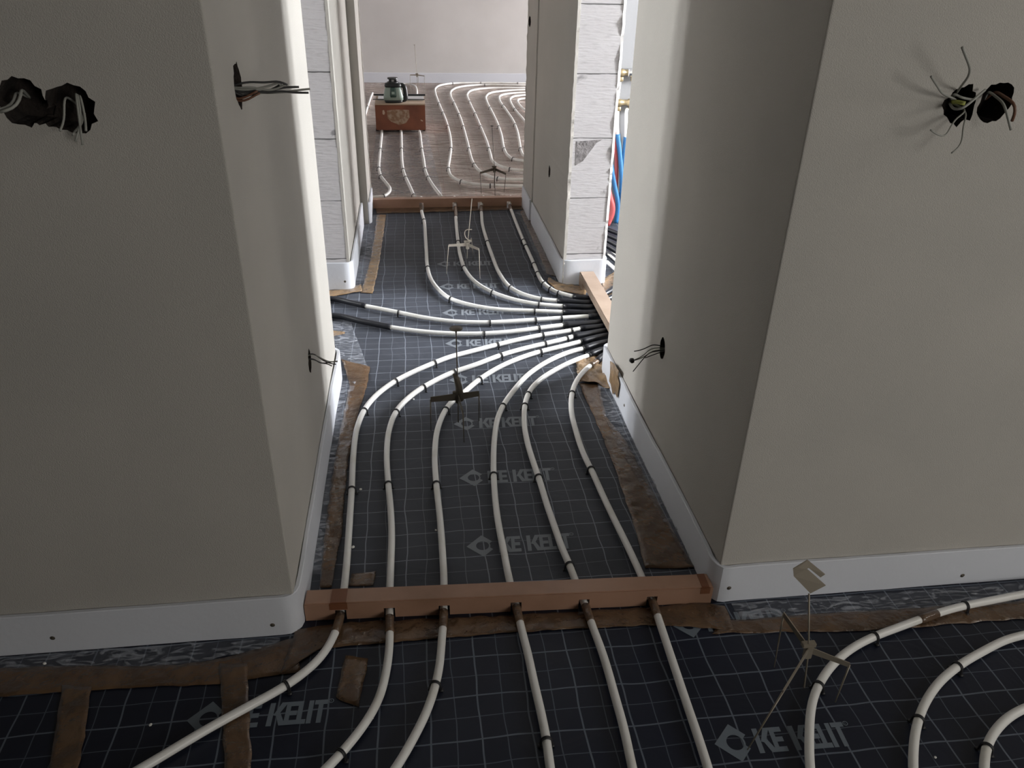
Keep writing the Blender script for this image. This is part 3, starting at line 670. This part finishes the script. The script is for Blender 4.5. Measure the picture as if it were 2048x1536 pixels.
tape('crumpled bunch of tape at the far end of the right passage wall', [(1150,722),(1180,712),(1200,712)], [(1158,765),(1195,772),(1228,785)], amp=.022, seed=9, m=14, edge=.014)
tape('brown tape strip on the floor alongside the left block pier', [(754,430),(748,479),(741,518),(727,570),(722,586)], [(772,430),(764,491),(758,528),(748,578),(746,588)], amp=.003, seed=10)
tape('brown tape across the foot of the left block pier', [(650,583),(690,579),(722,570)], [(650,597),(690,590),(724,584)], amp=.002, seed=11, z=.0045)
tape('brown tape triangle at the foot of the right block pier', [(1098,556),(1120,566),(1160,572),(1172,580)], [(1094,563),(1112,581),(1140,586),(1172,592)], amp=.004, seed=12)
tape('dark brown tape along the right side of the corridor beyond the pier', [(1040,425),(1056,460),(1076,505),(1094,548)], [(1052,418),(1072,460),(1094,505),(1116,556)], amp=.003, seed=13)
tape('dark brown tape along the near foot of the far threshold board', [(752,412),(900,408),(1045,404)], [(752,428),(900,424),(1050,419)], amp=.002, seed=31)
tape('small scrap of tape by the left side room opening', [(655,662),(690,664)], [(655,676),(690,668)], seed=14)
tape('brown tape patch on the utility room floor beside the pier', [(1202,562),(1236,540),(1300,520)], [(1210,600),(1240,592),(1300,570)], amp=.003, seed=15)
tape('brown tape at the foot of the utility room wall under the sleeves', [(1200,424),(1240,422),(1330,415)], [(1200,438),(1240,436),(1330,430)], amp=.003, seed=16)
tape('dark patch of tape just behind the passage board on the left', [(702,1150),(700,1174)], [(752,1144),(748,1171)], seed=17)
film('clear crinkled film skirt along the right front foam strip', [(1462,1208),(1560,1202),(1700,1193),(1869,1180),(2080,1163)], [(1478,1242),(1574,1234),(1700,1226),(1869,1216),(2080,1202)], seed=21)
film('clear crinkled film skirt along the left front foam strip', [(-60,1320),(0,1316),(150,1304),(325,1292),(560,1276)], [(-60,1342),(0,1340),(150,1335),(361,1334),(560,1290)], seed=22)
film('clear film skirt along the left side of the passage', [(677,765),(668,838),(646,997),(622,1150)], [(712,765),(690,838),(668,997),(646,1150)], seed=23, amp=.007)
film('clear crinkled film along the right side of the passage', [(1190,745),(1206,830),(1240,900),(1290,985),(1380,1130)], [(1232,790),(1246,830),(1282,896),(1318,970),(1392,1138)], seed=24, amp=.010, m=12)
film('clear film skirt beside the left block pier', [(709,572),(716,528),(724,480),(733,432)], [(734,560),(742,515),(752,470),(760,430)], seed=25, amp=.006)
film('glossy film skirt beside the right block pier in the corridor', [(1054,418),(1076,455),(1098,500),(1118,552)], [(1030,425),(1048,455),(1066,500),(1090,552)], seed=26, amp=.006)
film('crumpled clear film at the left side room opening', [(655,645),(700,640)], [(680,720),(735,735)], seed=27, amp=.005)
film('film patch over the far room floor under the box', [(752,270),(745,330),(740,392)], [(856,270),(870,330),(885,390)], seed=28, amp=.004)
# tape patch folded up on the right foam strip
P = [onX(u, v, .6518) for u, v in ((1221,722),(1227,726),(1232,733),(1238,742),(1236,754),(1239,768),(1235,796),(1230,784),(1226,789),(1222,768),(1219,762),(1221,745))]
bm = bmesh.new(); va = [bm.verts.new(p) for p in P]; vb = [bm.verts.new(p-Vector((.0015,0,0))) for p in P]
bm.faces.new(va); bm.faces.new(vb[::-1])
for i in range(len(P)): bm.faces.new((va[i], vb[i], vb[(i+1)%len(P)], va[(i+1)%len(P)]))
bmesh.ops.recalc_face_normals(bm, faces=bm.faces[:])
tag(obj('packing_tape', bm, M_tape_lit), 'amber tape patch stuck up the far end of the right passage foam strip', 'tape')
# ================================================================ CABLES from the wall boxes
def wire(root, P, m, r=.0016):
    obj('wire', tb(relax(smooth_path([Vector(p) for p in P], .006), 2), r, 7), m, root, True)
def bundle(label, cat, base): return thing('cable_bundle', label, cat, base)
def wy(u, v, out): return onY(u, v, YF-out)
# right front pair
c = Vector((.936,YF+.03,1.115)); rt = bundle('splayed loose cables sticking out of the left hole of the right wall pair', 'cables', (.936,YF+.05,1.115))
wire(rt, [c, wy(1917,180,.004), wy(1922,173,.03), wy(1938,150,.06), wy(1940,135,.07), wy(1935,122,.075), wy(1924,94,.08)], M_cable, .0020)
wire(rt, [c, wy(1912,200,.006), wy(1885,187,.03), wy(1875,173,.05), wy(1862,153,.065)], M_cable, .0018)
wire(rt, [c, wy(1900,208,.004), wy(1908,218,.03), wy(1922,219,.045), wy(1938,207,.04), wy(1958,190,.03), wy(1970,180,.012)], M_cable, .0022)
wire(rt, [c, wy(1930,220,.006), wy(1910,240,.03), wy(1897,262,.05), wy(1890,273,.06), wy(1876,270,.065), wy(1861,260,.07)], M_cable, .0014)
wire(rt, [c, wy(1930,222,.006), wy(1930,240,.03), wy(1925,262,.045), wy(1925,280,.055), wy(1917,296,.06), wy(1903,306,.065)], M_cable, .0014)
wire(rt, [c, wy(1908,188,.003), wy(1925,196,.004), wy(1945,199,.003)], M_cable, .0022)
wire(rt, [c, wy(1914,204,.02), wy(1930,207,.026)], M_cable_yg, .0035)
c = Vector((1.0,YF+.03,1.12)); rt = bundle('two drooping cables in the right hole of the right wall pair', 'cables', (1.0,YF+.05,1.12))
wire(rt, [c, wy(1978,184,.004), wy(1995,196,.03), wy(2008,208,.05), wy(2014,228,.055), wy(2022,260,.06)], M_cable, .0022)
wire(rt, [c, wy(1992,184,.004), wy(2012,196,.03), wy(2028,205,.045), wy(2031,222,.05), wy(2024,242,.045)], M_cable_brown, .0026)
# left front pair
c = Vector((-.506,YF+.03,1.108)); rt = bundle('frayed cables hanging from the right hole of the left wall pair', 'cables', (-.506,YF+.05,1.108))
for a, b, d, m in (((152,188),(158,235),(165,290),M_cable),((155,190),(162,240),(151,283),M_cable),((160,192),(170,235),(172,262),M_cable),((130,195),(128,240),(120,262),M_cable),((165,245),(150,262),(146,270),M_cable)):
    wire(rt, [c, wy(*a,.004), wy(*b,.02), wy(*d,.035)], m, .0018)
c = Vector((-.572,YF+.03,1.118)); rt = bundle('curled cable inside the left hole at the left picture edge', 'cables', (-.572,YF+.05,1.118))
wire(rt, [c, wy(42,180,.004), wy(40,200,.02), wy(25,218,.03), wy(0,224,.035)], M_cable, .0024)
wire(rt, [c, wy(30,185,.002), wy(30,200,.01), wy(14,216,.02), wy(-10,220,.03)], M_cable, .0020)
# left passage wall upper bundle
def wx(u, v, x): return onX(u, v, x)
c = Vector((XL-.03,1.46,1.118)); rt = bundle('thick bundle of cables poking out of the upper left passage wall hole', 'cables', (XL-.05,1.46,1.118))
base = Vector((XL,1.46,1.112))
def outp(u, v, x, y=None):
    q = onY(u, v, y); return q
for k, (ya, m, p) in enumerate([(1.455, M_cable_dark, [(500,164),(530,165),(560,163),(575,170)]), (1.46, M_cable, [(505,178),(540,172),(560,164),(562,172)]),
      (1.46, M_cable_dark, [(505,184),(540,182),(565,175),(598,174)]), (1.465, M_cable, [(505,186),(545,186),(570,184),(600,180),(620,178)]),
      (1.462, M_cable_dark, [(500,180),(535,186),(560,182),(585,185),(617,185.5)]), (1.458, M_cable, [(502,174),(530,180),(555,178),(572,168)]),
      (1.466, M_cable_dark, [(500,190),(530,184),(550,176),(563,168)]), (1.456, M_cable_brown, [(488,201),(498,200),(505,193),(520,186)]), (1.452, M_cable_brown, [(486,196),(494,194),(502,188),(515,182)])]):
    off = Vector((-.004, 0, 0))
    wire(rt, [c+Vector((0,.004*(k%3-1),.005*(k%4-1.5)))] + [onY(p[0][0]-15, p[0][1]+2, ya)]+[onY(u, v, ya) for u, v in p], m, .0019)
c = Vector((XL-.03,1.882,.366)); rt = bundle('small bundle of thin cables from the lower left passage wall hole', 'cables', (XL-.05,1.882,.366))
for m, p in ((M_cable, [(624,708),(642,716),(660,724),(675,722)]), (M_cable_dark, [(624,707),(645,720),(660,727),(672,728.5)]), (M_cable_dark, [(625,717),(642,727),(652,726),(664,732)]), (M_cable_dark, [(625,718),(645,727),(660,724),(675,723)])):
    wire(rt, [c]+[onY(u, v, 1.885) for u, v in p], m, .0016)
c = Vector((XR+.03,1.856,.381)); rt = bundle('cables with a connector lump from the lower right passage wall hole', 'cables', (XR+.05,1.856,.381))
for m, p in ((M_cable_dark, [(1318,691),(1305,689.5),(1292,696),(1282,700),(1268,702.5)]), (M_cable, [(1318,696),(1302,697),(1290,708),(1278,716),(1268,720)]),
      (M_cable, [(1318,700),(1304,702),(1292,711),(1278,718),(1268,721)]), (M_cable_dark, [(1318,702),(1300,705),(1288,716),(1278,728),(1266,743)]), (M_cable_dark, [(1314,707),(1300,712),(1290,716)])):
    wire(rt, [c]+[onY(u, v, 1.850) for u, v in p], m, .0014)
q = onY(1264,721,1.850)
bm = bmesh.new(); bmesh.ops.create_icosphere(bm, subdivisions=2, radius=.0075)
for v in bm.verts: v.co = q+v.co*(1+.35*noise.noise(v.co*180)); 
obj('connector', bm, M_cable_dark, rt)
# ================================================================ LEVEL STANDS
def stand(label, feet, centre, h, top, topkind, m, tip=None, name='level_stand', flat=.012, hook=.0):
    """three-armed strip-metal stand on thin legs with an upright marker rod through its middle"""
    C = Vector((centre[0], centre[1], h)); rt = thing(name, label, 'stand', (C.x, C.y, 0))
    b = bmesh.new()
    for f in feet:
        A = Vector((f[0], f[1], f[2] if len(f) > 2 else h)); d = (A-C); L = d.length; d.normalize(); s = Vector((-d.y, d.x, 0)).normalized()*.0012; up = Vector((0,0,flat/2))
        vs = []
        for p, wv in ((C, 1.0), (C.lerp(A,.5), .8), (A, .7)):
            vs.append([b.verts.new(p+s*a+up*z*wv) for a, z in ((-1,-1),(1,-1),(1,1),(-1,1))])
        for i in range(2):
            for k in range(4): b.faces.new((vs[i][k], vs[i][(k+1)%4], vs[i+1][(k+1)%4], vs[i+1][k]))
        b.faces.new(vs[0][::-1]); b.faces.new(vs[2])
    bmesh.ops.recalc_face_normals(b, faces=b.faces[:]); obj('arm_spider', b, m, rt)
    for f in feet:
        A = Vector((f[0], f[1], f[2] if len(f) > 2 else h)); G = Vector((f[3], f[4], .001)) if len(f) > 3 else Vector((f[0], f[1], .001))
        obj('leg', tb([A, A.lerp(G,.5), G], [.0022,.0018,.0012], 6), m, rt, True)
    bm = bmesh.new(); box(bm, (C.x-.008,C.y-.006,h-.022), (C.x+.008,C.y+.006,h+.012), .002); box(bm, (C.x-.016,C.y-.004,h+.008), (C.x+.012,C.y+.008,h+.018), .001)
    obj('clamp', bm, m, rt)
    T = Vector(top); bot = tip or (C.x, C.y, .018)
    obj('rod', tb([bot, C, T], .0019, 8), m, rt, True)
    if topkind == 'disc': obj('target_disc', lathe(bmesh.new(), [(.002,-.016),(.004,-.003),(.020,-.0008),(.020,.0008),(.001,.001)], T, 20), m, rt, True)
    if topkind == 'hook':
        # folded slotted plate
        e1 = Vector((.052,-.020,-.012)); e2 = Vector((.012,.008,.040)); o0 = T+Vector((-.026,.002,.006))
        bm = bmesh.new()
        def slab(p, a, c, t=Vector((0,.0016,0))):
            vv = [p, p+a, p+a+c, p+c]; x = [bm.verts.new(k) for k in vv]; y = [bm.verts.new(k+t) for k in vv]
            bm.faces.new(x); bm.faces.new(y[::-1])
            for i in range(4): bm.faces.new((x[i], y[i], y[(i+1)%4], x[(i+1)%4]))
        hook_px = hook
        for quad in hook_px:
            vv = [onY(u, v, T.y+dy) for u, v, dy in quad]; x = [bm.verts.new(k) for k in vv]; y = [bm.verts.new(k+Vector((.0004,.0016,.0004))) for k in vv]
            bm.faces.new(x); bm.faces.new(y[::-1])
            for i in range(len(vv)): bm.faces.new((x[i], y[i], y[(i+1)%len(vv)], x[(i+1)%len(vv)]))
        bmesh.ops.recalc_face_normals(bm, faces=bm.faces[:]); obj('marker_plate', bm, m, rt)
    if topkind == 'pin': obj('pin_head', lathe(bmesh.new(), [(.006,-.002),(.012,0),(.006,.003)], T, 12), m, rt, True)
    return rt
c1_ = onY(1617,1292,1.0); h1 = .135
C1 = (.716,.985)
f1 = [fl(1548,1335), fl(1670,1405), fl(1495,1500)]
zj = lambda a, b: (1380+a/3.066, 1080+b/3.066)
hookq = [[(*zj(632,178),-.004),(*zj(720,124),.008),(*zj(828,212),.008),(*zj(800,230),.006),(*zj(728,172),.004),(*zj(716,178),.003),(*zj(640,190),-.002)],
         [(*zj(632,180),-.004),(*zj(716,178),.003),(*zj(832,280),.002),(*zj(738,328),-.006),(*zj(636,222),-.006)]]
a1 = fl(1567,1228,.150); a2 = fl(1699,1330,.108); a3 = fl(1565,1385,.135)
c1c = fl(1618,1297,.125)
stand('steel three-legged level stand with slotted bent plate at lower right', [(a1.x,a1.y,.150,f1[0].x,f1[0].y), (a2.x,a2.y,.108,f1[1].x,f1[1].y), (a3.x,a3.y,.135,f1[2].x,f1[2].y)],
      (c1c.x,c1c.y), .122, tuple(onY(1618,1188,c1c.y)), 'hook', M_metal, tip=tuple(fl(1608,1375,.03)), flat=.016, hook=hookq)
cc = fl(916,800,.10)
ff = [fl(862,862), fl(958,842), fl(928,885)]
aa = [fl(861,799,.112), fl(958,787,.112), fl(926,826,.098)]
s2 = stand('dark level stand topped by a small round disc in the passage', [(a.x,a.y,a.z,f.x,f.y) for a, f in zip(aa, ff)], (cc.x,cc.y), .112, tuple(onY(912,657,cc.y)), 'disc', M_metal_dark, flat=.026)
pts = [onY(u, v, cc.y) for u, v in ((907,748),(913,756),(918,775),(920,800))]
obj('tape_wrap', tube(bmesh.new(), pts, [.004,.009,.011,.012], 8), M_metal_dark, s2, True)
cc = fl(935,489,.14); ff = [fl(893,548), fl(960,558), fl(947,520)]; aa = [fl(897,491,.138), fl(958,499,.14), fl(943,478,.15)]
s3 = stand('pale steel wire level stand with curled wire standing in the far corridor', [(a.x,a.y,a.z,f.x,f.y) for a, f in zip(aa, ff)], (cc.x,cc.y), .14, tuple(onY(944,397,cc.y)), 'none', M_metal_pale, tip=tuple(onY(934,517,cc.y)), flat=.016)
obj('curled_wire', tb(relax(smooth_path([onY(u, v, cc.y-.01) for u, v in ((934,484),(944,483),(932,477),(929,468),(931,460),(944,459))], .008), 1), .0022, 6), M_metal_pale, s3, True)
cc = fl(989,341,.13); ff = [fl(963,388), fl(1008,385), fl(990,392)]; aa = [fl(960,346,.13), fl(1012,348,.13), fl(990,348,.125)]
stand('thin level stand with tall pin standing just inside the far doorway', [(a.x,a.y,a.z,f.x,f.y) for a, f in zip(aa, ff)], (cc.x,cc.y), .14, tuple(onY(984,252,cc.y)), 'pin', M_metal_dark, flat=.018)
cc = fl(834,150,.16); ff = [fl(821,192), fl(849,190), fl(836,188)]; aa = [fl(820,150,.16), fl(849,152,.16), fl(837,148,.16)]
stand('distant thin level stand behind the laser level', [(a.x,a.y,a.z,f.x,f.y) for a, f in zip(aa, ff)], (cc.x,cc.y), .16, tuple(onY(829,90,cc.y)), 'pin', M_metal, flat=.012)
# ================================================================ CARTON with rotating laser level
rt = thing('cardboard_box', 'brown cardboard box carrying the laser level in the far room', 'box', (-.085,7.0,.0))
bm = bmesh.new(); box(bm, (-.290,6.82,.022), (.124,7.22,.225), .004); obj('carton', bm, M_card, rt)
obj('lid_edge', bx((-.291,6.815,.2255), (.125,7.225,.236), .002), M_card_top, rt)
y_ = 6.8185
def patch(name, pts, m, y=6.8185):
    P = [onY(u, v, y) for u, v in pts]; bm = bmesh.new(); a = [bm.verts.new(p) for p in P]; b = [bm.verts.new(p+Vector((0,.001,0))) for p in P]
    bm.faces.new(a); bm.faces.new(b[::-1])
    for i in range(len(P)): bm.faces.new((a[i], b[i], b[(i+1)%len(P)], a[(i+1)%len(P)]))
    bmesh.ops.recalc_face_normals(bm, faces=bm.faces[:]); return obj(name, bm, m, rt)
patch('torn_label', [(774,221),(790,219),(818,220),(819,235),(812,246),(798,250),(782,243),(775,236)], M_card_pale)
patch('hand_hole', [(765,221),(768,220),(770,226),(768,230),(765,228)], M_card_top)
patch('torn_label', [(841,239),(846,241),(846,243),(842,242)], M_card_top)
bm = bmesh.new(); box(bm, (.060,6.80,.10), (.066,6.815,.19)); bm.free()
ped = obj('pallet_strip', bx((-.28,6.86,.0185), (.115,7.18,.0225)), M_lb, rt)
for xx in (-.285,-.11,.11): obj('foot_block', bx((xx-.012,6.9,.0005), (xx+.012,6.92,.0195)), M_lb, rt)
tr = thing('flat_tray', 'dark flat tray lying on the cardboard box under the laser level', 'tray', (-.085,7.1,.237))
obj('panel', bx((-.27,6.98,.2368), (.12,7.20,.243)), M_white, tr)
bm = bmesh.new()
for a, b in (((-.31,7.19,.2435),(.135,7.205,.256)), ((-.31,6.975,.2435),(.125,6.985,.249))): box(bm, a, b)
obj('rim', bm, M_lb, tr)
LC = Vector((-.135,6.90,.2365))
lz = thing('rotating_laser_level', 'green-grey rotating laser level with black handle standing on the cardboard box', 'laser level', LC)
def squircle(bm, levels, c, n=24, p=4):
    rings = []
    for z, rx, ry in levels:
        ring = []
        for k in range(n):
            a = 2*math.pi*k/n; ca, sa = math.cos(a), math.sin(a); q = (abs(ca)**p+abs(sa)**p)**(-1/p)
            ring.append(bm.verts.new(Vector(c)+Vector((rx*q*ca, ry*q*sa, z))))
        rings.append(ring)
    for i in range(len(rings)-1):
        for k in range(n): bm.faces.new((rings[i][k], rings[i][(k+1)%n], rings[i+1][(k+1)%n], rings[i+1][k]))
    bm.faces.new(rings[0][::-1]); bm.faces.new(rings[-1]); bmesh.ops.recalc_face_normals(bm, faces=bm.faces[:]); return bm
obj('base', squircle(bmesh.new(), [(0,.070,.055),(.012,.076,.060),(.022,.074,.058)], LC), M_lb, lz, True)
obj('housing', squircle(bmesh.new(), [(.022,.082,.058),(.05,.081,.057),(.10,.070,.052),(.122,.064,.049)], LC), M_lg, lz, True)
obj('collar', squircle(bmesh.new(), [(.122,.066,.050),(.130,.070,.052),(.148,.066,.050),(.154,.048,.04)], LC), M_lb, lz, True)
obj('control_panel', squircle(bmesh.new(), [(.045,.034,.058),(.06,.036,.0585),(.115,.028,.0535),(.122,.022,.050)], LC+Vector((0,-.004,0))), M_lp, lz, True)
obj('status_window', bx(LC+Vector((-.012,-.0645,.07)), LC+Vector((.012,-.060,.09))), M_lg, lz)
bm = bmesh.new(); lathe(bm, [(.046,.150),(.046,.161)], LC); lathe(bm, [(.043,.182),(.043,.193)], LC)
for k in range(4):
    a = math.pi/4+k*HP; c = LC+Vector((.030*math.cos(a),.030*math.sin(a),0)); box(bm, (c.x-.010,c.y-.010,LC.z+.158), (c.x+.010,c.y+.010,LC.z+.186))
obj('head_cage', bm, M_lb, lz)
obj('rotor_head', lathe(bmesh.new(), [(.020,.160),(.022,.165),(.022,.178),(.018,.184)], LC), M_white, lz, True)
bm = bmesh.new(); tube(bm, relax(smooth_path([LC+Vector(p) for p in ((.050,0,.130),(.078,0,.138),(.094,0,.126),(.099,0,.09),(.103,0,.045),(.101,0,.022),(.07,0,.018))], .01), 2), .0185, 10); obj('handle', bm, M_lb, lz, True)
# ================================================================ MANIFOLD and its sleeves in the utility room
MY = 4.232
mf = thing('pipe_manifold', 'brass pipe manifold with two bars seen through the right opening', 'manifold', (1.2,MY,.55))
K = MY/4.4
def mp(u, v, y=MY): return onY(u, v, y)
za, zb = mp(1250,145).z, mp(1250,205).z; x0 = mp(1240,145).x-.02
for zc, nm in ((za,'supply_bar'), (zb,'return_bar')):
    bm = bmesh.new(); lathe(bm, [(.011,0),(.018,.003),(.018,.04),(.015,.043),(.015,.075),(.019,.078),(.019,.115),(.015,.118),(.015,.38),(.018,.385),(.018,.42)], (x0,MY,zc), 16, 'x'); obj(nm, bm, M_brass, mf, True)
obj('valve_collar', lathe(bmesh.new(), [(.0215,0),(.0225,.004),(.0225,.018),(.0215,.022)], (x0+.062,MY,za), 20, 'x'), M_chrome, mf, True)
for k in range(5):
    xx = x0+.03+.062*k
    for zc, dy in ((za,.0), (zb,0)):
        bm = bmesh.new(); lathe(bm, [(.009,-.020),(.012,-.022),(.012,-.04),(.008,-.044)], (xx,MY,zc), 12); obj('outlet_nut', bm, M_brass, mf, True)
obj('bracket', bx((x0+.30,MY,zb-.05), (x0+.325,4.279,za+.05)), M_chrome, mf)
def riser(label, pts, m, split, r=.0125):
    P = relax(smooth_path([Vector(p) for p in pts], .015), 2)
    rt = thing('riser_pipe', label, 'pipe', (P[-1].x,P[-1].y,0))
    obj('tube', tb(P, .0085, 12), M_pipe, rt, True)
    Q = [p for p in P if p.z <= split]; o = obj('sleeve', tb(Q, r, 12), m, rt, True); return rt
def rp(u, v, y): return tuple(onY(u, v, y))
riser('white riser pipe in blue sleeve, leftmost straight one below the manifold', [(x0+.03,MY,zb-.044), rp(1236,215,MY), rp(1235,262,MY), rp(1240,310,MY-.01), rp(1243,350,MY-.02), rp(1243,395,MY-.02), (1.178,MY-.02,.014)], M_blue, mp(1236,263).z)
riser('white riser pipe in blue sleeve, right one beside the near wall edge', [(x0+.092,MY,zb-.044), rp(1254,215,MY), rp(1252,268,MY), rp(1247,320,MY), rp(1244,360,MY), rp(1241,400,MY), (1.16,MY,.014)], M_blue, mp(1253,268).z)
riser('blue-sleeved riser crossing low in front of the red ones', [(x0-.005,MY-.04,zb-.06), rp(1218,290,MY-.04), rp(1222,330,MY-.04), rp(1229,370,MY-.04), rp(1236,410,MY-.05), (1.135,MY-.05,.014)], M_blue, mp(1217,280).z)
riser('dark red sleeved riser between the blue ones', [(x0+.03,MY+.025,za-.05), rp(1229,250,MY+.022), rp(1232,300,MY+.022), rp(1233,350,MY+.022), rp(1230,400,MY+.02), (1.125,MY+.02,.014)], M_red, mp(1229,250).z, .011)
riser('pale red sleeved riser lowest at the pier edge', [(x0-.05,MY-.075,za-.1), rp(1206,300,MY-.08), rp(1213,360,MY-.08), rp(1220,395,MY-.085), rp(1226,420,MY-.09), (1.075,MY-.09,.014)], M_red, mp(1206,330).z, .0155)
q = onY(1224,304,MY-.055)
tag(obj('tape_marker', lathe(bmesh.new(), [(.010,-.012),(.0145,-.008),(.0145,.008),(.010,.012)], q, 12), M_redcap, None, True), 'bright red tape marker on the sleeves below the manifold', 'tape')
# sleeved pipes fanning across the utility floor
fan = [((1196,452),(1262,476)), ((1196,462),(1262,490)), ((1196,470),(1262,506)), ((1196,480),(1262,520)), ((1196,490),(1262,540))]
for k, (a, b) in enumerate(fan):
    A, B = fl(*a, .016), fl(*b, .016); D = (B-A).normalized()
    P = relax(smooth_path([A-D*.05+Vector((-.0,.16,0)), A, A.lerp(B,.5), B, B+D*.25+Vector((.1,-.02,0)), B+D*.5+Vector((.3,-.05,0))], .02), 3)
    rt = thing('sleeved_pipe', ['black sleeved pipe fanning right behind the pier, highest of the fan','black sleeved pipe second from the top of the fan behind the pier','black sleeved pipe in the middle of the fan behind the pier','black sleeved pipe fourth from the top of the fan behind the pier','black sleeved pipe lowest of the fan behind the pier'][k], 'pipe', (A.x,A.y,0))
    obj('sleeve', tb(P, .0125, 12), M_sleeve, rt, True)
for k, (a, b) in enumerate((((1212,503),(1262,545)), ((1222,507),(1262,528)), ((1214,524),(1262,566)))):
    A, B = fl(*a, .016), fl(*b, .016)
    rt = thing('bare_pipe_end', ['white pipe end coming from under the lowest black sleeve','white pipe end touching the black fan, uppermost','white pipe end nearest the pier foot in the utility room'][k], 'pipe', (A.x,A.y,0))
    D = (B-A).normalized(); obj('tube', tb([A, A.lerp(B,.5), B, B+D*.4], RP, 12), M_pipe, rt, True)
# ================================================================ small debris on the foils
chip = None
for k, (u, v, r) in enumerate([(334,1402+0,.0),(302,1451,.003),(466,1459,.0025),(721,980,.0035),(706,1096,.004),(872,1062,.003),(648,1326-20,.0025),(1870,1516,.0025),(1794,1262,.0022),(745,1438,.002),(996,1054+20,.002),(827,800,.0032),(90,1329,.0035)]):
    if r <= 0: continue
    p = fl(u, v, .0)
    if chip is None:
        bm = bmesh.new(); bmesh.ops.create_icosphere(bm, subdivisions=1, radius=1)
        for vv in bm.verts: vv.co *= 1+.4*noise.noise(vv.co*3)
        chip = obj('plaster_chip', bm, M_gravel); c = chip
    else:
        c = chip.copy(); COL.objects.link(c)
    c.location = (p.x, p.y, r*.6+.001); c.scale = (r*1.3, r, r*.7); c.rotation_euler = (0,0,k)
    tag(c, 'tiny white crumb of plaster lying on the dark foil', 'plaster chip', 'plaster crumbs scattered on the floor foil')
